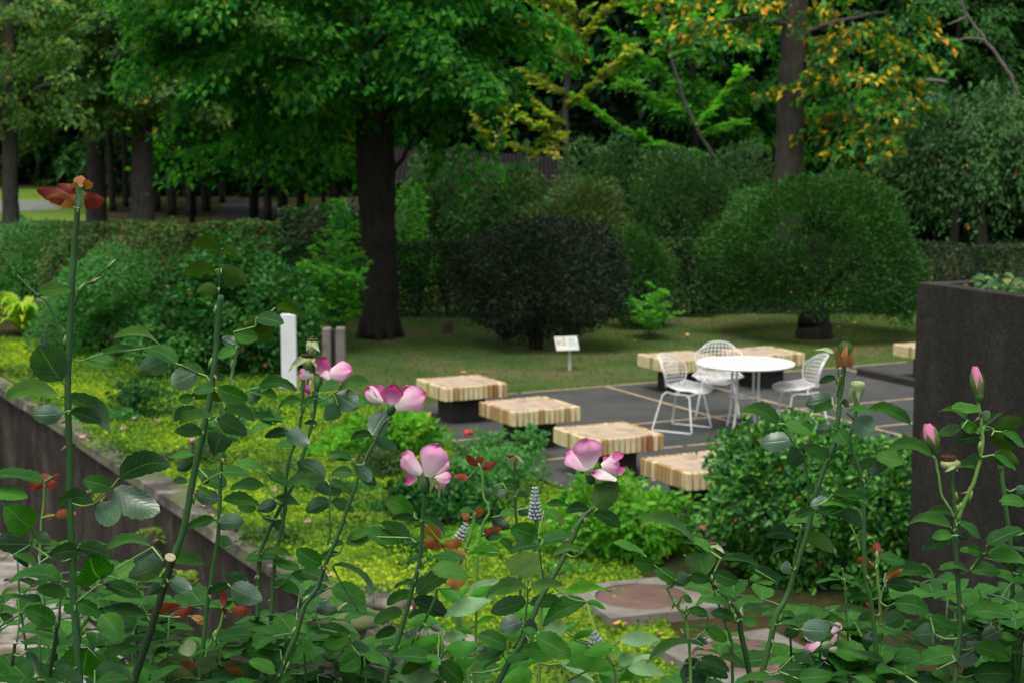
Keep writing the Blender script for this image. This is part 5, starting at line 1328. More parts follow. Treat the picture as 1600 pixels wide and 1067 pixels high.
T(0, 854, 5, [(1150, 525, 1415, 455, 75, 'red'), (1340, 550, 1505, 480, 70, 'red'), (1490, 540, 1620, 590, 65, 'org'), (1510, 845, 1440, 740, 140, 'pale'), (1180, 1010, 1500, 870, 70, 'pale'), (1540, 1030, 1190, 990, 90, 'pale'), (1400, 910, 1530, 930, 60, 'org'), (1200, 840, 1340, 800, 50, 't'), (1580, 890, 1700, 850, 70, 'pale'), (1510, 940, 1640, 960, 90, 'pale')], 'C')
T(260, 460, 5, [(850, 105, 1085, 190, 80, 'olva'), (700, 185, 920, 230, 110, 't'), (760, 190, 615, 250, 85, 'olv'), (700, 250, 830, 370, 150, 'olv'), (560, 400, 430, 340, 100, 'u'), (525, 295, 720, 340, 120, 't'), (540, 420, 400, 490, 80, 't'), (720, 725, 1015, 750, 90, 'ua'), (660, 740, 865, 810, 85, 't'), (730, 750, 640, 850, 80, 'u'), (400, 740, 640, 820, 140, 't'), (435, 830, 170, 815, 90, 'olva'), (210, 800, 90, 820, 85, 't'), (380, 730, 210, 760, 80, 't'), (450, 860, 690, 980, 110, 'u'), (250, 905, 55, 990, 90, 'ua'), (370, 950, 100, 1010, 80, 'ua'), (390, 960, 630, 1080, 140, 'u'), (320, 640, 460, 660, 60, 'u')], 'B')
T(0, 350, 2.963, [(1025, 130, 885, 88, 62, 'olva'), (1030, 115, 1115, 155, 46, 'olva'), (995, 215, 850, 235, 66, 'olva'), (1025, 210, 1140, 270, 92, 'olv'), (1005, 300, 910, 318, 62, 'olv')], 'B')
T(260, 460, 5, [(1080, 840, 875, 890, 60, 'ua'), (1220, 825, 1060, 870, 50, 'ua'), (1360, 700, 1190, 750, 80, 't'), (1360, 740, 1600, 705, 90, 'ua'), (1310, 770, 1500, 880, 170, 'u'), (1340, 870, 1230, 975, 130, 'u'), (1180, 1000, 1075, 1010, 40, 'u'), (1130, 790, 1180, 770, 60, 'u')], 'D')
T(260, 640, 5, [(285, 180, 60, 170, 100, 'u'), (385, 80, 630, 200, 120, 'u'), (440, 195, 375, 350, 190, 'u')], 'B')
T(260, 640, 5, [(210, 355, 30, 370, 60, 't'), (200, 400, 80, 470, 90, 'u'), (470, 600, 240, 480, 130, 't'), (430, 490, 650, 510, 80, 't'), (410, 700, 210, 640, 130, 'u'), (250, 600, 350, 690, 45, 't'), (440, 705, 730, 740, 100, 'u'), (380, 850, 150, 930, 80, 'u'), (400, 880, 605, 870, 130, 'u'), (500, 1060, 400, 1010, 100, 'u'), (330, 540, 270, 575, 50, 'u')], 'C')
T(260, 640, 5, [(775, 590, 500, 620, 90, 'u'), (780, 490, 510, 450, 70, 'ta'), (800, 505, 960, 600, 80, 't'), (700, 770, 555, 760, 80, 't'), (860, 720, 710, 780, 100, 'u'), (850, 690, 1040, 740, 70, 'u'), (860, 90, 690, 40, 70, 'u'), (920, 90, 710, 80, 55, 't'), (840, 110, 650, 195, 65, 'ta'), (970, 180, 765, 210, 80, 't'), (1020, 280, 850, 280, 60, 't'), (940, 155, 1120, 275, 120, 'u'), (860, 860, 905, 960, 90, 'u'), (760, 835, 830, 870, 50, 't')], 'D')
T(260, 640, 5, [(1240, 540, 1020, 400, 150, 'u'), (1250, 580, 945, 565, 110, 'u'), (1260, 560, 1450, 660, 70, 't'), (1370, 640, 1160, 620, 110, 'u'), (1280, 710, 1085, 795, 120, 'u'), (1290, 710, 1470, 790, 90, 'u'), (1450, 385, 1270, 345, 60, 'u'), (1440, 390, 1250, 400, 45, 't'), (1460, 500, 1290, 500, 90, 't'), (1480, 430, 1600, 560, 110, 'u'), (1400, 1030, 1590, 1010, 100, 't'), (1420, 1000, 1590, 950, 80, 't'), (1390, 1040, 1270, 1065, 50, 'u')], 'E')
T(300, 854, 5, [(735, 75, 410, 100, 100, 't'), (560, 30, 780, 80, 60, 'u'), (840, 170, 630, 130, 80, 't'), (850, 190, 1070, 260, 110, 't'), (780, 210, 930, 250, 80, 'u'), (700, 300, 840, 360, 80, 't'), (840, 370, 620, 270, 80, 't'), (440, 290, 270, 210, 100, 'u'), (300, 310, 550, 420, 170, 'u'), (280, 290, 120, 370, 80, 'u'), (540, 670, 770, 660, 50, 'u')], 'CD')
T(300, 854, 5, [(1010, 140, 810, 20, 150, 't'), (1150, 50, 970, 110, 60, 'u'), (1070, 320, 840, 410, 90, 't'), (1090, 320, 1360, 440, 160, 't'), (960, 480, 1140, 500, 110, 'u'), (1100, 140, 1420, 440, 40, 'ua'), (700, 880, 370, 850, 90, 't'), (650, 980, 440, 890, 100, 't'), (690, 800, 470, 800, 70, 'u'), (830, 750, 960, 890, 80, 't'), (1000, 640, 1240, 680, 100, 't'), (1230, 690, 1030, 770, 130, 't'), (1240, 760, 1390, 810, 80, 'u'), (1310, 850, 1150, 960, 150, 't'), (1340, 840, 1540, 930, 90, 't'), (1310, 970, 1470, 1010, 95, 't')], 'E')
T(300, 854, 5, [(180, 720, 480, 690, 80, 't'), (200, 780, 370, 810, 40, 't'), (480, 760, 370, 800, 80, 't'), (240, 470, 240, 330, 55, 'red'), (300, 490, 440, 500, 75, 'red'), (250, 470, 320, 420, 35, 'u'), (260, 480, 250, 520, 40, 'red'), (20, 890, 280, 860, 90, 'pale'), (220, 900, 410, 1000, 60, 'org'), (230, 930, 400, 910, 50, 'pale'), (200, 920, 20, 910, 80, 'pale')], 'C')
T(540, 660, 5, [(210, 95, 330, -95, 165, 'u'), (200, 95, 40, 130, 60, 'ua'), (235, 130, 400, 220, 90, 'u'), (140, 330, 300, 440, 70, 'u'), (90, 400, 245, 490, 80, 'u')], 'E')
T(540, 660, 5, [(535, 700, 310, 590, 140, 'ta'), (540, 745, 360, 750, 60, 'u'), (130, 850, 430, 940, 120, 't'), (510, 900, 270, 780, 110, 'u'), (180, 890, 0, 930, 110, 't'), (560, 750, 780, 900, 60, 'ua')], 'F')
T(540, 660, 5, [(620, 790, 750, 900, 110, 'org'), (760, 970, 610, 930, 85, 'org'), (760, 960, 920, 930, 75, 'org'), (990, 690, 890, 690, 45, 't'), (970, 740, 895, 720, 60, 'org'), (1010, 740, 1060, 660, 70, 'org'), (1080, 865, 1220, 820, 65, 'red'), (950, 440, 845, 415, 55, 'red'), (1040, 340, 945, 255, 60, 'red'), (1070, 345, 1180, 310, 70, 'red'), (1040, 330, 1045, 260, 60, 'red'), (1100, 900, 1220, 880, 70, 't'), (1080, 530, 1160, 545, 45, 'pale'), (1010, 760, 1100, 780, 60, 't')], 'I')
T(540, 660, 5, [(1230, 475, 1360, 500, 90, 't'), (1160, 500, 1230, 500, 60, 'pale'), (1270, 540, 1180, 570, 70, 'u'), (1340, 560, 1440, 570, 50, 'u'), (1140, 740, 1290, 820, 100, 'u'), (1330, 700, 1200, 720, 60, 't'), (1350, 680, 1440, 710, 80, 'u')], 'H')
T(540, 660, 5, [(1500, 890, 1285, 820, 165, 't'), (1540, 910, 1690, 880, 80, 't'), (1510, 960, 1280, 1020, 80, 't'), (1300, 990, 1210, 900, 65, 't')], 'GH')
T(540, 660, 5, [(1215, 1020, 940, 1020, 90, 's')])
T(560, 854, 5, [(450, 360, 725, 205, 150, 'u'), (570, 175, 860, 245, 130, 't'), (840, 90, 575, 80, 70, 't'), (850, 70, 700, 50, 55, 'org'), (840, 250, 700, 290, 100, 'org'), (440, 265, 280, 320, 40, 'u'), (430, 365, 220, 450, 90, 'u'), (430, 410, 700, 530, 140, 'u'), (385, 545, 610, 540, 100, 'u'), (350, 500, 120, 590, 100, 'u'), (300, 640, 130, 710, 80, 'u'), (370, 650, 470, 720, 110, 'u'), (620, 885, 250, 860, 110, 't'), (630, 905, 330, 985, 110, 'olv'), (640, 900, 815, 1060, 160, 't'), (500, 1055, 650, 1040, 110, 't'), (560, 610, 650, 650, 60, 'u')], 'F')
T(560, 854, 5, [(1330, 245, 1295, 45, 280, 'olv'), (1330, 325, 995, 400, 110, 'ua'), (1315, 425, 1030, 510, 140, 'u'), (1345, 310, 1600, 300, 80, 'u'), (1340, 440, 1600, 440, 110, 'u'), (1280, 580, 1100, 650, 140, 'u'), (1390, 690, 1280, 640, 60, 't'), (1160, 780, 940, 680, 130, 't'), (1130, 810, 920, 880, 100, 't'), (1380, 700, 1660, 850, 170, 't'), (1520, 850, 1275, 790, 150, 't'), (1340, 860, 1150, 900, 80, 't'), (1130, 850, 960, 950, 70, 't'), (1000, 780, 920, 810, 60, 'u'), (1300, 600, 1400, 660, 110, 'u')], 'G')
T(560, 854, 5, [(760, 430, 860, 300, 70, 's'), (870, 390, 1060, 300, 90, 's'), (820, 620, 720, 530, 60, 's'), (920, 610, 1080, 540, 50, 's'), (640, 690, 430, 810, 110, 's'), (1360, 980, 1090, 1070, 160, 's'), (1100, 950, 1400, 890, 160, 's'), (860, 640, 700, 700, 80, 's')])
T(780, 660, 5, [(745, 655, 930, 465, 190, 'olv'), (710, 690, 510, 705, 80, 'ua'), (740, 700, 945, 820, 110, 'u'), (360, 640, 555, 660, 50, 'u'), (350, 690, 510, 790, 80, 't'), (650, 1010, 410, 1050, 60, 'ua'), (340, 935, 580, 890, 90, 't'), (300, 900, 85, 820, 140, 't')], 'GH')
T(780, 854, 5, [(690, 430, 340, 620, 140, 't')], 'G')
T(780, 660, 5, [(1530, 960, 1040, 750, 75, 'ua'), (1130, 1030, 880, 940, 60, 't'), (1590, 1010, 1400, 910, 80, 't')], 'L')
T(780, 854, 5, [(1210, 140, 1045, 110, 120, 't'), (1370, 265, 1210, 180, 100, 't'), (1480, 230, 1390, 250, 100, 'u'), (1480, 225, 1600, 270, 80, 't'), (1600, 770, 1155, 910, 70, 'ua'), (1430, 380, 1510, 430, 50, 't'), (1480, 500, 1600, 490, 70, 't'), (1420, 640, 1570, 650, 45, 'u'), (1450, 900, 1570, 890, 70, 'u'), (1440, 1010, 1600, 1020, 140, 'u')], 'L')
T(780, 854, 5, [(480, 355, 880, 345, 90, 's'), (680, 430, 835, 490, 55, 's'), (510, 660, 640, 580, 60, 's'), (690, 760, 490, 860, 160, 's'), (470, 910, 740, 1050, 60, 'sl'), (1000, 945, 1300, 1000, 120, 'sl'), (1030, 900, 1230, 850, 45, 'sl'), (930, 1060, 1160, 950, 70, 's'), (870, 955, 640, 910, 70, 'sl'), (780, 1060, 900, 960, 120, 's'), (540, 1040, 740, 1060, 90, 'sl'), (570, 720, 740, 660, 60, 's'), (560, 790, 700, 790, 80, 's')])
T(1060, 520, 5, [(780, 710, 475, 605, 110, 'ua'), (890, 830, 630, 860, 150, 'u'), (830, 710, 1040, 800, 80, 't'), (1180, 980, 980, 880, 100, 'u'), (960, 930, 850, 1020, 140, 'u'), (1200, 500, 990, 560, 130, 'ua'), (1210, 570, 1050, 620, 65, 'u'), (1200, 740, 1065, 755, 90, 'u'), (1230, 350, 1095, 390, 55, 'u'), (1280, 520, 1330, 580, 50, 'u'), (1370, 670, 1520, 770, 180, 'u'), (1310, 620, 1540, 615, 45, 't'), (1240, 760, 1320, 870, 130, 't')], 'J')
T(1300, 560, 5.333, [(300, 420, 655, 550, 105, 'ua'), (360, 810, 600, 870, 115, 't'), (390, 850, 230, 900, 75, 'u'), (470, 860, 330, 970, 90, 'u')], 'K')
T(1040, 720, 5, [(1020, 600, 780, 590, 110, 'ua'), (935, 460, 1215, 510, 75, 't'), (1050, 600, 1310, 720, 120, 'ua'), (1010, 690, 810, 770, 35, 'ua'), (980, 830, 890, 840, 100, 'u'), (1270, 300, 1130, 350, 100, 'u'), (1300, 262, 1560, 275, 90, 'u'), (1310, 270, 1575, 335, 35, 't'), (1200, 340, 1425, 355, 45, 't'), (1200, 380, 1005, 440, 70, 'u'), (1200, 390, 1350, 390, 55, 'u'), (1370, 390, 1530, 510, 110, 'u'), (1280, 420, 1450, 430, 45, 't')], 'J')
T(1040, 720, 5, [(360, 710, 110, 615, 70, 't'), (270, 690, 310, 900, 230, 'u'), (660, 790, 430, 775, 75, 't'), (430, 760, 740, 830, 60, 'u'), (700, 850, 885, 925, 90, 'u'), (380, 870, 570, 945, 115, 't'), (860, 940, 650, 920, 85, 't'), (200, 890, 340, 935, 85, 't'), (180, 905, 90, 930, 90, 'u'), (410, 1010, 560, 1060, 55, 't')], 'L')
T(1040, 720, 5, [(1380, 840, 1300, 835, 60, 't'), (1370, 905, 1280, 890, 35, 't'), (1390, 920, 1480, 910, 35, 't'), (1380, 925, 1170, 955, 25, 't'), (1400, 930, 1540, 1000, 35, 't'), (1380, 990, 1280, 990, 45, 't'), (1420, 1000, 1520, 1030, 45, 't')], 'O')
T(1020, 854, 5, [(600, 440, 395, 420, 65, 't'), (430, 530, 270, 490, 75, 't'), (640, 570, 450, 520, 90, 't'), (420, 640, 580, 730, 100, 't'), (700, 565, 830, 590, 90, 't'), (700, 470, 880, 500, 80, 'u'), (330, 720, 430, 750, 60, 'u'), (520, 850, 720, 950, 75, 'u'), (370, 870, 600, 980, 85, 'u'), (250, 890, 360, 900, 60, 'u'), (330, 930, 590, 1020, 115, 't'), (420, 950, 230, 1050, 210, 'u'), (640, 1060, 980, 1040, 65, 't')], 'L')
T(1020, 854, 5, [(1160, 640, 1390, 650, 170, 'u'), (1140, 650, 1020, 680, 100, 'u'), (990, 600, 1140, 610, 35, 't'), (1290, 550, 1530, 620, 85, 't'), (980, 970, 1200, 960, 115, 't'), (1140, 1030, 1400, 1010, 130, 't'), (1200, 1065, 1020, 1020, 90, 't'), (1100, 850, 1260, 910, 85, 'u'), (1220, 930, 1390, 940, 55, 'u'), (1600, 820, 1400, 860, 80, 'u'), (1420, 1020, 1600, 950, 110, 'u')], 'JO')
T(1300, 560, 5.333, [(835, 810, 440, 775, 105, 'ua'), (1130, 510, 885, 440, 55, 'ua'), (1230, 430, 990, 415, 85, 't'), (1240, 460, 1320, 480, 85, 'u'), (1270, 560, 1420, 450, 50, 'u'), (1210, 590, 1070, 530, 100, 'ta'), (1080, 580, 890, 625, 95, 'u'), (1230, 655, 1035, 680, 95, 'u'), (1340, 580, 1180, 635, 50, 't'), (1350, 605, 1600, 500, 140, 'olv'), (1330, 640, 1530, 750, 125, 'olv'), (1420, 610, 1610, 740, 70, 't'), (1250, 820, 1080, 885, 85, 'u'), (1350, 810, 1530, 930, 65, 't'), (1340, 800, 1560, 880, 140, 'olv'), (1200, 910, 980, 935, 55, 'ua')], 'M')
T(1300, 720, 5.333, [(990, 550, 640, 520, 95, 'ua'), (1000, 450, 770, 440, 65, 'ua'), (1000, 620, 830, 635, 90, 't'), (1000, 660, 750, 740, 100, 'u'), (1060, 510, 1240, 650, 70, 't'), (1290, 700, 1590, 570, 115, 't'), (1240, 780, 1060, 740, 65, 't'), (1260, 770, 1130, 705, 85, 't'), (1290, 770, 1610, 850, 125, 't'), (1150, 920, 890, 900, 65, 'ta'), (1150, 910, 1410, 930, 115, 't'), (1050, 620, 1140, 640, 55, 'u')], 'M')
T(1300, 720, 5.333, [(1400, 330, 1620, 360, 95, 't'), (1600, 910, 1530, 910, 55, 't'), (1600, 600, 1470, 620, 100, 'u'), (1530, 230, 1640, 240, 80, 'u')], 'N')
T(1300, 720, 5.333, [(390, 800, 610, 850, 95, 't'), (450, 930, 820, 925, 135, 'u'), (430, 1000, 590, 900, 60, 'org'), (450, 1020, 690, 1060, 115, 'u'), (310, 835, 205, 820, 65, 'red'), (345, 870, 280, 870, 60, 'red'), (370, 770, 375, 670, 60, 'red'), (370, 750, 320, 735, 45, 'org'), (375, 770, 410, 735, 40, 'red')], 'O')
T(1280, 854, 5, [(390, 390, 220, 415, 65, 'u'), (120, 490, 350, 505, 55, 'u'), (440, 530, 300, 560, 65, 'u'), (280, 590, 440, 600, 35, 't'), (590, 440, 860, 510, 150, 'ta'), (510, 600, 655, 530, 140, 'u'), (330, 690, 600, 680, 65, 't'), (330, 700, 470, 760, 90, 'u'), (410, 850, 110, 855, 90, 'u'), (430, 850, 640, 830, 120, 'u'), (390, 975, 130, 1010, 105, 'u'), (410, 975, 650, 1020, 120, 'u'), (600, 960, 775, 1000, 75, 't'), (0, 1000, 110, 1060, 110, 't'), (520, 870, 640, 910, 65, 'u'), (400, 910, 280, 910, 45, 't')], 'O')
T(1280, 854, 5, [(870, 550, 1080, 650, 95, 't'), (900, 680, 740, 690, 180, 'u'), (1260, 540, 1120, 555, 60, 'ta'), (1430, 640, 1270, 720, 130, 'u'), (1210, 780, 1500, 880, 140, 't'), (1060, 890, 1270, 750, 190, 'u'), (1200, 1000, 1520, 1000, 180, 't'), (910, 960, 1010, 1040, 120, 'u'), (1370, 770, 1550, 720, 85, 'u'), (1400, 690, 1550, 720, 65, 't')], 'M')
T(1280, 854, 5, [(1510, 430, 1320, 480, 65, 'ta'), (1510, 410, 1630, 530, 140, 't'), (1450, 900, 1630, 1000, 125, 'u')], 'N')
T(0, 240, 2.667, [(330, 205, 150, 150, 62, 'red'), (325, 165, 235, 130, 36, 'red'), (330, 205, 190, 185, 40, 'org'), (350, 190, 440, 200, 70, 'red'), (340, 140, 330, 95, 45, 'org'), (345, 150, 372, 115, 40, 'org'), (320, 150, 300, 125, 35, 'org'), (345, 190, 385, 170, 45, 'org'), (300, 225, 265, 205, 40, 'org'), (330, 230, 318, 130, 30, 'u')], 'A')
T(0, 720, 5, [(340, 190, 215, 180, 60, 'red'), (350, 190, 445, 180, 60, 'red'), (350, 160, 370, 100, 70, 'red'), (410, 120, 470, 105, 30, 'red'), (340, 440, 430, 420, 50, 'org'), (430, 420, 600, 410, 70, 'org')], 'S')

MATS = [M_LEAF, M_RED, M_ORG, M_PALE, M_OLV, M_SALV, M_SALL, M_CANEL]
MIDX = {'red': 1, 'org': 2, 'pale': 3, 'olv': 4, 's': 5, 'sl': 6}
def blade(mb, B, T3, Wv, Nn, width, mi, rows=12, bulge=.1, fold=.22, prof='leaf', r_=rnd, serr=.05, curl=0.0):
    """a leaf or petal surface: base B, tip T3, side vector Wv, normal Nn"""
    L = (T3 - B).length; vs_, uvs, fs = [], [], []; cols = (-1, -.5, 0, .5, 1) if prof != 'petal' else (-1, -.8, -.6, -.4, -.2, 0, .2, .4, .6, .8, 1)
    skew = r_.uniform(-.05, .05); wave = r_.uniform(0, 6.28); wa = r_.uniform(.01, .035)
    n = len(cols)
    for i in range(rows + 1):
        t = i / rows
        if prof == 'leaf': hw = .53 * (math.sin(math.pi * t ** .86) ** .58)
        elif prof == 'lance': hw = .5 * math.sin(math.pi * t ** .75) ** .95
        elif prof == 'sepal': hw = .5 * max(0, math.sin(math.pi * (.12 + .88 * t) ** .62)) ** .9
        else: hw = .5 * (min(1, (t * 1.25 + .12)) ** .62) * (math.sqrt(max(0, 1 - max(0, (t - .62) / .38) ** 2.2)))
        hw = max(hw, .006)
        if prof == 'petal' and 0 < i < rows: hw *= 1 + .07 * math.sin(wave + 8 * t)
        if serr and 0 < i < rows: hw *= 1 + (serr if i % 2 else -serr)
        for c in cols:
            s_ = c * hw * width; ac = abs(c)
            up = bulge * 4 * t * (1 - t) * L + fold * ac * hw * width * (1 if prof != 'petal' else ac) + (wa * L * math.sin(wave + 9 * t + 2 * c) * ac if prof != 'petal' else 0)
            if prof == 'petal': up += L * (.035 * math.sin(wave + 7.5 * c + 3 * t) * t * t + .02 * math.sin(wave * 2 + 13 * c) * t ** 4) - curl * L * max(0, t - .7) ** 2 * 6
            te = t + (.06 * math.sin(wave + 5 * c) * t ** 3 - .05 * (1 - ac) * t ** 6 if prof == 'petal' else 0)
            vs_.append(B + (T3 - B) * te + Wv * (s_ + skew * L * math.sin(math.pi * t)) + Nn * up); uvs.append((t, (c + 1) / 2))
    for i in range(rows):
        for k in range(n - 1):
            a = i * n + k; fs.append((a, a + 1, a + n + 1, a + n))
    mb.add(vs_, fs, mi, uvs)
def place_blade(mb, q, Y, mi=0, aspect=.64, prof='leaf', rows=12, up_pref=True, bulge=None, fold=.22, dY=0.0, serr=.05, curl=0.0, r_=rnd, maxw=None):
    bx, by, tx, ty, w, st = q; s = Y / FPX; B = P(bx, by, Y + dY)
    L2 = math.hypot(tx - bx, ty - by); Lr = max(L2, w / aspect * .92); dz = math.sqrt(max(0, Lr * Lr - L2 * L2)) * s
    top = st.startswith('t') or st in ('sl',); sg = -1 if r_.random() < (.65 if top else .4) else 1
    tilt = r_.uniform(-.25, .25) * L2 * s
    T3 = P(tx, ty, Y + dY + (sg * dz if dz > .004 else tilt))
    D = (T3 - B).normalized(); view = (CAM - (B + T3) / 2).normalized()
    e = view.cross(D)
    if e.length < .05: e = Vector((1, 0, 0)) - D * D.x
    e.normalize(); vv = e.cross(D).normalized()
    if vv.dot(view) < 0: vv = -vv
    Wr = max(w * s, aspect * (T3 - B).length * .92); Wr = max(Wr, w * s); ct = min(1, w * s / Wr); sn = math.sqrt(max(0, 1 - ct * ct))
    best = None
    for s2 in (1, -1):
        Wv = e * ct + vv * (s2 * sn); Nn = D.cross(Wv).normalized()
        if Nn.z < 0: Nn = -Nn
        d = Nn.dot(view); want = d if top else -d
        if best is None or want > best[0]: best = (want, Wv, Nn, d)
    _, Wv, Nn, d = best
    if (top and d < -.02) or (not top and d > .15 and up_pref and abs(Nn.z) < .75): Nn = -Nn
    if D.cross(Wv).dot(Nn) < 0: Wv = -Wv
    b_ = bulge if bulge is not None else (r_.uniform(.13, .2) if st.endswith('a') and st not in ('pa',) else r_.uniform(.02, .09))
    blade(mb, B, T3, Wv, Nn, Wr, mi, rows, b_, fold, prof, r_, serr, curl)
    return B
def to3(p, path): return [P(x, y, p.Y) for x, y in path]
def compound(mb, B, d, size, r_, n=5, mi=0):
    """a whole rose leaf (petiole with five leaflets) growing from B along d; fills the lower bed"""
    d = d.normalized(); side = d.cross(Vector((0, 0, 1))).normalized(); L = size
    R_ = [B + d * L * t + Vector((0, 0, -.25 * L * t * t)) for t in np.linspace(0, 1, 6)]
    ps = [(R_[5], d + Vector((0, 0, -.25)), 1.0)]
    for k, t in ((4, .95), (2, .8)):
        for sg in (-1, 1): ps.append((R_[k], d * .45 + side * sg + Vector((0, 0, r_.uniform(-.3, .1))), t))
    for p, dv, k in ps:
        dv = (dv + Vector((r_.uniform(-.2, .2), r_.uniform(-.2, .2), r_.uniform(-.2, .2)))).normalized(); l = L * .62 * k * r_.uniform(.85, 1.1)
        Wv = dv.cross(Vector((r_.uniform(-.35, .35), r_.uniform(-.35, .35), 1))).normalized(); Nn = Wv.cross(dv).normalized()
        if Nn.z < 0: Nn = -Nn
        if dv.cross(Wv).dot(Nn) < 0: Wv = -Wv
        blade(mb, p, p + dv * l, Wv, Nn, l * .62, mi, 10, r_.uniform(.03, .12), .2, 'leaf', r_)
    return R_
def build_plant(p):
    r_ = random.Random(p.key); Y = p.Y; s = Y / FPX
    low = max((c[0][-1] for c in p.canes), key=lambda q: q[1]); base = P(low[0], low[1], Y); root = Vector((base.x, Y + .04, TZ))
    e = tag(empty(p.name, root), p.label, p.cat, p.group)
    cut = MB()
    for ci, (path, r0, r1, kind) in enumerate(p.canes):
        pts = to3(p, path); big = max(r0, r1) > 3.2
        q = wob(pts, 4, .0006, ci)
        rad = lerp_list([r0 * s * .72, r1 * s * .76], len(q)); rad = [x * (1 + .04 * math.sin(i * 1.7 + ci)) for i, x in enumerate(rad)]
        if path[-1][1] > 1070:                      # carry on down to the soil
            ext = [q[-1], q[-1].lerp(root, .4) + (q[-1] - q[-4]) * .8, root.lerp(q[-1], .2), root + Vector((r_.uniform(-.02, .02), r_.uniform(-.02, .02), -.02))]
            ex = wob(ext, 4, .002, ci)[1:]; q += ex; rad += lerp_list([r1 * s, r1 * s * 1.2], len(ex))
        nod = set(r_.sample(range(2, max(3, len(q) - 1)), min(3, max(0, len(q) - 4)))) if big and len(q) > 8 else set()
        rad = [x * (1.14 if i in nod else 1) for i, x in enumerate(rad)]
        mb = MB(); mb.tube(q, rad, 10)
        if big:
            for _ in range(int(len(q) / 9)):
                i = r_.randrange(1, len(q) - 1); a = r_.uniform(0, 6.28); t = (q[i + 1] - q[i]).normalized(); o1 = t.orthogonal().normalized(); o2 = t.cross(o1); dr = o1 * math.cos(a) + o2 * math.sin(a)
                b0 = q[i] + dr * rad[i] * .9; mb.tube([b0 - t * .002, b0 + dr * .003, b0 + dr * .0065 + t * .002], [.0022, .0013, .0002], 5, 1)
        for i in sorted(nod):
            t = (q[i + 1] - q[i]).normalized(); o1 = t.cross(Vector((0, 1, 0))).normalized() * (1 if i % 2 else -1)
            mb.tube([q[i] + o1 * rad[i] * .7, q[i] + t * .006 + o1 * rad[i] * 1.15, q[i] + t * .014 + o1 * rad[i] * 1.35], [.0022, .0026, .0004], 6, 2)
        mb.build('cane', [{'c': M_CANE, 'd': M_CANED, 'y': M_CANEL}[kind], M_THORN, M_CANEL], e)
    if p.key == 'B': cut.lathe([(8.8 * s, -.001), (8.8 * s, .0012), (8 * s, .0016)], P(266, 871, Y - .012), (.3, -.5, .8), n=14)
    if p.key == 'Q': cut.lathe([(4.4 * s, -.001), (4.4 * s, .0012)], P(24, 1003, Y), (0, -.3, 1), n=12)
    if p.key == 'N': cut.lathe([(4.6 * s, -.004), (5.2 * s, .010), (3.0 * s, .011)], P(1564, 727, Y), (-.1, -.1, 1), n=12)
    if cut.v: cut.build('cut_end', M_CUT, e)
    # leaflets joined by petioles that follow the shortest way back to the cane
    mb = MB(); pet = MB(); tree_ = []
    for ci, (path, r0, r1, kind) in enumerate(p.canes):
        for a, c in zip(path[:-1], path[1:]):
            m = max(1, int(math.hypot(c[0] - a[0], c[1] - a[1]) / 8))
            for i in range(m): tree_.append((a[0] + (c[0] - a[0]) * i / m, a[1] + (c[1] - a[1]) * i / m, 0.0, True))
    todo = []
    for q in p.leaf:
        dY = r_.uniform(-.05, .05) - (.02 if q[5].startswith('t') else 0)
        todo.append((q, dY))
    while todo:
        best = None
        for i, (q, dY) in enumerate(todo):
            for t in tree_:
                d = math.hypot(q[0] - t[0], q[1] - t[1]) + (4 if t[3] else 0) + (6 if t[3] and t[1] < q[1] - 4 else 0)
                if best is None or d < best[0]: best = (d, i, t)
        d, i, t = best; q, dY = todo.pop(i)
        if not t[3]: dY = t[2] + r_.uniform(-.012, .012)
        a, c = P(t[0], t[1], Y + t[2]), P(q[0], q[1], Y + dY)
        if d < 150:
            mid = (a + c) / 2 + Vector((0, 0, -.12 * (a - c).length if t[3] else 0)); pq = wob([a, mid, c], 3, 0, 1); pet.tube(pq, lerp_list([1.9 * s, 1.2 * s], len(pq)), 6)
        tree_.append((q[0], q[1], dY, False))
        key = q[5].rstrip('a') if q[5] not in ('pale',) else 'pale'
        place_blade(mb, q, Y, MIDX.get(key, 0), dY=dY, r_=r_, aspect=.62 if key not in ('red', 'org') else .34)
    # lower leaves on the part of the canes below the picture, filling the bed
    nfill = {'S': 0, 'I': 3, 'H': 3, 'B': 7, 'A': 7, 'Q': 6}.get(p.key, 6)
    for k in range(nfill):
        py = r_.uniform(1100, 1330); px = low[0] + (low[0] - 800) * .02 + r_.uniform(-18, 18)
        B = P(px, py, Y + .02); a = r_.uniform(0, 6.28)
        d = Vector((math.cos(a), math.sin(a) * .8, r_.uniform(.15, .6)))
        B2 = B + d * r_.uniform(.03, .07); R_ = compound(mb, B2, d, r_.uniform(.08, .105), r_)
        pet.tube([B] + R_, [.0018] * (len(R_) + 1), 6)
    b0_ = len(mb.v); mb.v += pet.v; mb.f += [tuple(b0_ + i for i in f) for f in pet.f]; mb.mi += [7] * len(pet.f); mb.sm += pet.sm
    used = sorted(set(mb.mi)); rem = {m: i for i, m in enumerate(used)}
    if mb.v:
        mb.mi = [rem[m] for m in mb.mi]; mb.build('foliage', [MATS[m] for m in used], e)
    return e
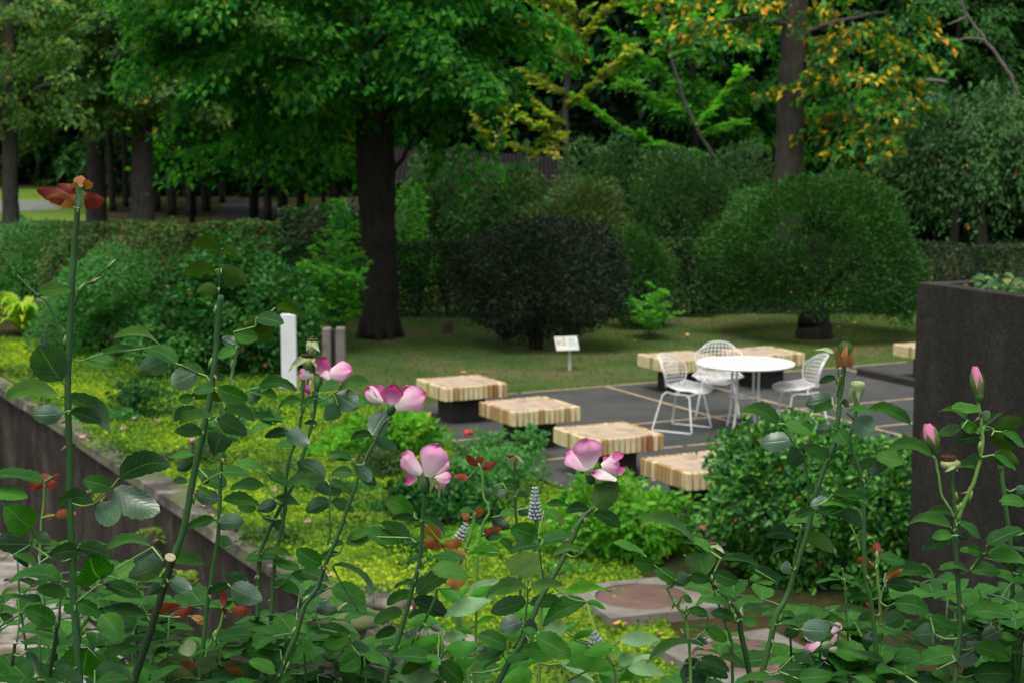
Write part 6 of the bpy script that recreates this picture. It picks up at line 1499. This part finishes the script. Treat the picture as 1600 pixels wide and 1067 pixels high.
# ---- flowers
PM = {'p': P_PALE, 'm': P_MAG, 'w': P_WHT, 'sep': M_SEP}
def flower(root, p, ox, oy, sc, petals, calyx=None, label=None, spread=.035):
    Y = p.Y; s = Y / FPX; r_ = random.Random(str((p.key, ox, oy))); mb = MB()
    if calyx:
        x0, y0, x1, y1, r0 = calyx; a = P(ox + x0 / sc, oy + y0 / sc, Y); b_ = P(ox + x1 / sc, oy + y1 / sc, Y); L = (a - b_).length; rr = r0 / sc * s
        mb.lathe([(rr * .35, 0), (rr * .75, L * .2), (rr, L * .55), (rr * .85, L * .9), (rr * .4, L)], b_, (a - b_), n=12)
    else:
        b_ = P(ox + petals[0][0] / sc, oy + petals[0][1] / sc, Y); mb.lathe([(.003, -.006), (.006, 0), (.004, .004)], b_, n=10)
    fl = mb.build('flower', M_CANE, root)
    nsep = 0; sm = MB()
    for k, it in enumerate(petals):
        bx, by, tx, ty, w, kind = it[:6]; q = (ox + bx / sc, oy + by / sc, ox + tx / sc, oy + ty / sc, w / sc, kind)
        if kind == 'sep':
            place_blade(sm, q, Y, 0, .3, 'sepal', 9, bulge=.12, fold=.5, dY=-.008 * (k % 3), serr=0, r_=r_); continue
        mb = MB(); dY = r_.uniform(-spread * .5, spread * .5) if len(it) < 7 else it[6]
        q = q[:5] + ('tp',)
        place_blade(mb, q, Y, 0, .85, 'petal', 14, bulge=r_.uniform(.03, .10), fold=-.34 if kind != 'm' else .4, dY=dY, serr=0, curl=r_.uniform(.15, .4), r_=r_)
        mb.build('petal', PM[kind], fl)
    if sm.v: sm.build('sepals', M_SEP, fl)
    return fl
roots = {p.key: build_plant(p) for p in PL}
# ---- lower rose bushes further back in the bed, seen between the canes
for k_, (px, yt, Y, hw, nl, lb) in enumerate(((45, 850, 2.2, 85, 9, 'low leafy rose bush in the lower left corner behind the cut canes'), (215, 900, 2.35, 85, 8, 'low leafy rose bush between the tall cane and the leaning cane'), (395, 905, 2.3, 80, 8, 'low leafy rose bush below the slim cane at lower left of centre'),
        (560, 985, 2.4, 70, 5, 'low leafy rose bush between the open magenta bloom cane and the pale bloom cane'), (1090, 1000, 2.3, 60, 4, 'low leafy rose bush before the near manhole cover'),
        (1310, 910, 2.3, 85, 9, 'low leafy rose bush at the foot of the branching cane before the azalea'), (1470, 900, 2.2, 80, 8, 'low leafy rose bush in front of the planter foot'), (1580, 890, 2.2, 60, 8, 'low leafy rose bush in the lower right corner'))):
    r_ = random.Random(900 + k_); s = Y / FPX; root = Vector((P(px, 1067, Y).x, Y + .05, TZ)); e = tag(empty('rose_bush', root), lb, 'rose plant'); mb = MB(); cm = MB()
    for j in range(nl):
        ex = px + r_.uniform(-1, 1) * hw; ey = yt + abs(r_.gauss(0, 1)) * 75 + 40 * ((ex - px) / hw) ** 2
        tip = P(ex, ey, Y + r_.uniform(-.22, .3)); b0 = root + Vector((r_.uniform(-.08, .08), r_.uniform(-.05, .05), 0)); q = wob([b0, b0.lerp(tip, .55) + Vector((0, 0, .05)), tip], 4, .004, j)
        cm.tube(q, lerp_list([.0035, .0014], len(q)), 6)
        for m in range(3):
            i = len(q) - 1 - m; a = r_.uniform(0, 6.28); d = Vector((math.cos(a), math.sin(a), r_.uniform(-.05, .45))); R_ = compound(mb, q[i], d, r_.uniform(.075, .105), r_, 5); cm.tube([q[i]] + R_, [.0013] * (len(R_) + 1), 5)
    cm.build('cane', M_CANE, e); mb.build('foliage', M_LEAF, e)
flower(roots['F'], PK['F'], 540, 660, 5, [(590, 405, 435, 250, 165, 'p', .0), (645, 425, 720, 185, 235, 'p', -.015), (560, 430, 460, 455, 95, 'm', .012), (690, 435, 818, 415, 95, 'p', .01), (720, 440, 750, 515, 85, 'p', .02), (575, 400, 555, 345, 55, 'm', .02), (690, 400, 790, 280, 150, 'p', .012), (620, 415, 560, 520, 75, 'sep'), (680, 435, 655, 560, 60, 'sep'), (700, 455, 722, 595, 26, 'sep')], (630, 425, 620, 560, 36))
flower(roots['G'], PK['G'], 780, 660, 5, [(705, 360, 690, 170, 235, 'p', -.01), (690, 365, 528, 235, 150, 'p', .005), (800, 345, 955, 320, 175, 'p', .0), (880, 310, 962, 235, 85, 'm', .012), (935, 410, 968, 345, 60, 'm', .004), (920, 445, 735, 360, 85, 'w', -.02), (820, 330, 845, 262, 55, 'm', .018), (700, 365, 600, 200, 120, 'm', .02), (690, 385, 680, 505, 62, 'sep'), (730, 400, 760, 480, 50, 'sep')], (715, 365, 718, 480, 44))
flower(roots['E'], PK['E'], 420, 480, 3.557, [(630, 525, 540, 450, 90, 'w', .0), (690, 535, 692, 435, 115, 'm', -.006), (740, 520, 780, 440, 90, 'm', .004), (735, 515, 805, 465, 95, 'w', .01), (705, 560, 872, 480, 150, 'p', -.012), (650, 535, 655, 455, 70, 'm', .012), (640, 530, 585, 440, 70, 'm', .01)], (690, 530, 672, 600, 28))
flower(roots['D'], PK['D'], 420, 480, 3.557, [(245, 380, 168, 370, 75, 'w', .0), (275, 370, 310, 288, 95, 'm', .0), (320, 375, 455, 345, 110, 'p', -.01), (335, 400, 298, 350, 60, 'w', -.014), (235, 405, 218, 480, 45, 'm', .0), (300, 380, 420, 400, 60, 'w', .0), (265, 375, 250, 445, 34, 'sep'), (305, 375, 332, 430, 44, 'sep')], (280, 380, 268, 470, 26))
e_ = roots['J']
flower(e_, PK['J'], 1020, 854, 5, [(1310, 740, 1180, 665, 70, 'p', .06), (1305, 745, 1200, 795, 85, 'p', .055), (1395, 670, 1460, 595, 75, 'p', .06), (1390, 745, 1450, 680, 60, 'p', .07), (1320, 770, 1420, 760, 60, 'sep'), (1440, 800, 1330, 800, 50, 'sep')], (1345, 745, 1350, 860, 36))
def bud(root, p, ox, oy, sc, cal, tipx, tipy, hw, seps):
    """pink bud of overlapping petals held by a green calyx"""
    Y = p.Y; s = Y / FPX; x0, y0, r0 = cal; b_ = P(ox + x0 / sc, oy + y0 / sc, Y); t_ = P(ox + tipx / sc, oy + tipy / sc, Y); ax = (t_ - b_); L = ax.length; ax.normalize(); R0 = r0 / sc * s; H = hw / sc * s
    mb = MB(); mb.lathe([(R0 * .35, -R0 * 1.5), (R0 * .8, -R0 * .9), (R0 * 1.0, 0), (R0 * 1.02, R0 * .5), (R0 * .9, R0 * 1.0)], b_, ax, n=14); fl = mb.build('bud', M_CANE, root)
    a1 = ax.orthogonal().normalized(); a2 = ax.cross(a1); mb = MB()
    for k in range(4):
        vs_, fs, uvs = [], [], []; ph = k * 1.7; m, n = 12, 13
        for i in range(m + 1):
            t = i / m; rr = H * math.sin(math.pi * (.10 + .80 * t ** .9)) ** .75 * (1 - .04 * k)
            for j in range(n):
                a = ph + (j / (n - 1)) * 3.6 + t * .9; sp = rr * (1.0 + .06 * (j / (n - 1)))
                vs_.append(b_ + ax * (L * t * (1 - .03 * k)) + (a1 * math.cos(a) + a2 * math.sin(a)) * sp); uvs.append((.2 + .75 * t, .1 + .8 * j / (n - 1)))
        for i in range(m):
            for j in range(n - 1): fs.append((i * n + j, i * n + j + 1, (i + 1) * n + j + 1, (i + 1) * n + j))
        mb.add(vs_, fs, 0, uvs)
    mb.build('petals', P_BUD, fl)
    mb = MB()
    for q in seps:
        vs_, fs = [], []; ph, hh, op, wd = q; m = 10
        for i in range(m + 1):
            t = i / m; zz = L * hh * t; rr = max(R0 * .9, H * math.sin(math.pi * (.10 + .80 * min(1, hh * t) ** .9)) ** .75 * 1.07) + op * H * t ** 3
            w = wd * (math.sin(math.pi * (.15 + .85 * t) ** .65)) if t < 1 else .02
            for c in (-1, -.5, 0, .5, 1):
                a = ph + c * w * .8; vs_.append(b_ + ax * zz + (a1 * math.cos(a) + a2 * math.sin(a)) * (rr + .0006))
        for i in range(m):
            for j in range(4): fs.append((i * 5 + j, i * 5 + j + 1, (i + 1) * 5 + j + 1, (i + 1) * 5 + j))
        mb.add(vs_, fs)
    mb.build('sepals', M_SEPG, fl)
M_SEPG = tintleaf('green_sepal', (.10, .20, .05), (.16, .27, .08), .55)
P_BUD = petal_material('bud_petal', [(0, (.80, .58, .58)), (.5, (.78, .38, .50)), (1, (.70, .20, .40))], None)
bud(roots['M'], PK['M'], 1300, 560, 5.333, (1225, 315, 38), 1192, 62, 50, [(k * 1.2566 + .4, (.95, .75, .98, .72, .85)[k], (.35, .05, .3, .05, .15)[k], .75) for k in range(5)])
bud(roots['M'], PK['M'], 1300, 560, 5.333, (855, 755, 34), 792, 538, 62, [(k * 1.2566 + .9, (.85, .9, .7, .92, .75)[k], (.25, .2, .05, .3, .1)[k], .7) for k in range(5)])
# withered bud, hips and spent flowers
def spent(root, p, ox, oy, sc, prof, base, top, seps, mat, core=None, fname='hip', smat=None):
    Y = p.Y; s = Y / FPX; b_ = P(ox + base[0] / sc, oy + base[1] / sc, Y); t_ = P(ox + top[0] / sc, oy + top[1] / sc, Y); ax = t_ - b_; L = ax.length
    mb = MB(); mb.lathe([(r / sc * s, h * L) for r, h in prof], b_, ax, n=16); h_ = mb.build(fname, mat, root); r_ = random.Random(str(base))
    if seps:
        mb = MB()
        for k, it in enumerate(seps):
            place_blade(mb, (ox + it[0] / sc, oy + it[1] / sc, ox + it[2] / sc, oy + it[3] / sc, it[4] / sc, 't'), Y, 0, .3, 'sepal', 9, bulge=.1, fold=.4, dY=((-.010, .004, -.006, .008)[k % 4] if smat is None else (-.014, -.0125, -.0155, -.012)[k % 4]), serr=0, r_=r_)
        mb.build('sepals' if smat is None else 'withered_petals', smat or M_SEP, h_)
    if core:
        cx, cy, rw, rh = core; mb = MB(); c = P(ox + cx / sc, oy + cy / sc, Y); w, h = rw / sc * s, rh / sc * s; mb.lathe([(w * .75, -h), (w, 0), (w * .8, h * .5), (w * .3, h * .6)], c, n=14)
        for k in range(40):
            a = k * 2.4; rr = w * math.sqrt((k + 1) / 40); c0_ = c + Vector((math.cos(a) * rr, math.sin(a) * rr, 0)); mb.tube([c0_, c0_ + Vector((math.cos(a) * .002, math.sin(a) * .002, h * r_.uniform(.7, 1.3)))], [.0006, .0009], 4)
        mb.build('stamens', M_STAM, h_)
    return h_
M_HIP = tintleaf('pale_hip', (.22, .30, .10), (.32, .38, .17), .55, .1)
spent(roots['J'], PK['J'], 1060, 520, 5, [(14, 0), (50, .15), (72, .45), (66, .75), (30, 1)], (1290, 265), (1310, 70), [(1265, 265, 1240, 115, 75), (1330, 265, 1385, 105, 60), (1290, 255, 1315, 75, 60), (1250, 240, 1228, 150, 40), (1340, 260, 1350, 130, 50), (1275, 265, 1290, 90, 45)], M_OLV, None, 'withered_bud', M_BRN)
spent(roots['J'], PK['J'], 1060, 520, 5, [(5, 0), (6, .5), (3, 1)], (1225, 165), (1140, 125), [(1210, 155, 1060, 138, 30)], M_CANEL, None, 'loose_sepal')
spent(roots['K'], PK['K'], 1060, 520, 5, [(22, 0), (26, .25), (48, .6), (60, .85), (52, .97), (30, 1.0)], (1392, 590), (1402, 378), [(1355, 430, 1350, 560, 30), (1445, 430, 1412, 600, 42), (1400, 440, 1408, 560, 30)], M_HIP)
spent(roots['M'], PK['M'], 1300, 560, 5.333, [(18, 0), (46, .12), (82, .55), (86, .85), (70, 1)], (988, 945), (985, 850), [(1020, 880, 935, 945, 40), (1010, 880, 1050, 940, 40)], M_HIP, (972, 835, 56, 26))
spent(roots['L'], PK['L'], 1040, 720, 5, [(14, 0), (50, .3), (66, .7), (58, .95), (30, 1)], (352, 700), (352, 645), [(400, 665, 465, 725, 36), (320, 670, 290, 700, 30)], M_HIP, (352, 648, 40, 8))
spent(roots['H'], PK['H'], 540, 660, 5, [(14, 0), (22, .4), (30, .8), (16, 1)], (1312, 330), (1310, 258), [(1310, 262, 1352, 355, 62), (1305, 262, 1262, 305, 34), (1318, 262, 1398, 315, 24), (1300, 266, 1285, 330, 26)], M_HIP, (1290, 262, 22, 10))
spent(roots['D'], PK['D'], 420, 480, 3.557, [(14, 0), (30, .3), (38, .65), (30, 1)], (238, 275), (244, 190), [(250, 200, 285, 250, 30), (235, 195, 205, 240, 26), (245, 190, 262, 260, 24)], M_HIP, (244, 186, 24, 8))
spent(roots['D'], PK['D'], 420, 480, 3.557, [(12, 0), (30, .4), (36, .8), (26, 1)], (215, 345), (212, 280), [(190, 285, 108, 358, 42), (185, 278, 125, 315, 26), (245, 285, 270, 340, 24)], M_HIP, (215, 272, 26, 10))
# ---- salvias: grey violet spikes and lance leaves
SP = [('a', 'tall grey salvia spike with one violet floret right of the drooping spent rose', 1.72, [(838, 800), (842, 860), (846, 940), (840, 1085)], (836, 813, 836, 764, 20), [(848, 808, 7)]),
      ('b', 'short grey salvia spike between the bronze young rose leaves', 1.78, [(716, 842), (711, 870), (714, 930), (716, 960), (724, 1000), (735, 1085)], (717, 843, 727, 820, 16), []),
      ('c', 'small grey salvia spike with a violet floret beside the manhole cover', 1.52, [(938, 1006), (948, 1022), (962, 1046), (966, 1085)], (934, 1012, 928, 990, 24), [(938, 1018, 9)]),
      ('d', 'leafy salvia with a tiny violet floret between the two centre rose canes', 1.60, [(686, 1030), (690, 1060), (692, 1085)], (686, 1034, 686, 1024, 10), [(687, 1026, 8)])]
sal = {}
for key, lb, Y, path, spk, flo in SP:
    Y *= K; s = Y / FPX; pts = [P(x, y, Y) for x, y in path]; root = Vector((pts[-1].x, Y + .03, TZ)); e = tag(empty('salvia', root), lb, 'salvia', 'salvias in the rose bed')
    q = wob(pts, 4, .0006, 3); ex = wob([q[-1], q[-1].lerp(root, .5), root - Vector((0, 0, .02))], 4, .002, 5)[1:]
    mb = MB(); mb.tube(q + ex, lerp_list([.0022, .0034], len(q) + len(ex)), 7); mb.build('stem', M_CANEL, e)
    x0, y0, x1, y1, w = spk; a, c = P(x0, y0, Y), P(x1, y1, Y); ax = c - a; L = ax.length; mb = MB(); r_ = random.Random(key); nw = max(2, int(L / .0052)); mb.tube([a - ax * .2, c], .0014, 6)
    a1 = ax.orthogonal().normalized(); a2 = ax.normalized().cross(a1)
    for i in range(nw + 1):
        t = i / nw; rr = w / 2 * s * (1 - .72 * t) ** .7; m = 8 if t < .6 else 5
        for k in range(m):
            an = k * 6.283 / m + i * .5; dr = (a1 * math.cos(an) + a2 * math.sin(an)) + ax.normalized() * .55; dr.normalize(); o_ = a + ax * t + dr * rr * .45; l = rr * .75 + .0012; rad = .0019 * (1.1 - .45 * t) * r_.uniform(.85, 1.15)
            mb.lathe([(rad * .4, 0), (rad, l * .35), (rad * 1.05, l * .7), (rad * .5, l)], o_, dr, n=7)
    sp_ = mb.build('flower_spike', M_SPIKE, e)
    for fx, fy, fr in flo:
        mb = MB(); c0_ = P(fx, fy, Y - .008); rr = fr / 2 * s
        for k in range(5):
            dr = Vector((r_.uniform(-1, 1), r_.uniform(-.6, .2), r_.uniform(-.7, .7))).normalized(); mb.lathe([(rr * .2, 0), (rr * .55, rr * .5), (rr * .35, rr * 1.1)], c0_, dr, n=7)
        mb.build('floret', M_FLOR, sp_)
    sal[key] = (e, Y, path, MB(), [])
for q in SALVIA:
    key = min(sal, key=lambda k: min(seg_near((q[0], q[1]), a, c)[0] + (0 if k in 'bc' else 25) for a, c in zip(sal[k][2][:-1], sal[k][2][1:])))
    sal[key][4].append(q)
for key, (e, Y, path, mb, qs) in sal.items():
    r_ = random.Random(key + 'x'); pet = MB(); s = Y / FPX
    for k in range({'a': 6, 'b': 3, 'c': 12, 'd': 10}[key]):
        x = path[-2][0]; a = k * 2.4; y = {'a': 945, 'b': 930, 'c': 1000, 'd': 960}[key] + k * 11; l = r_.uniform(55, 85); qs.append((x + math.cos(a) * 6, y, x + math.cos(a) * l, y - 10 + r_.uniform(-18, 22), l * .34, 's' if k % 3 else 'sl'))
    mats = [M_SALV, M_SALL]
    for q in qs:
        dY = r_.uniform(-.06, .06); d, n_, _ = min((seg_near((q[0], q[1]), a, c) for a, c in zip(path[:-1], path[1:])), key=lambda z: z[0])
        if d < 130: pet.tube([P(n_[0], n_[1], Y), P(n_[0] * .5 + q[0] * .5, n_[1] * .5 + q[1] * .5 + 3, Y + dY * .5), P(q[0], q[1], Y + dY)], .0013, 5)
        place_blade(mb, q, Y, 1 if q[5] == 'sl' else 0, .42, 'lance', 12, dY=dY, r_=r_, fold=.25, serr=.04)
    b0_ = len(mb.v); mb.v += pet.v; mb.f += [tuple(b0_ + i for i in f) for f in pet.f]; mb.mi += [2] * len(pet.f); mb.sm += pet.sm
    mb.build('foliage', mats + [M_CANEL], e)
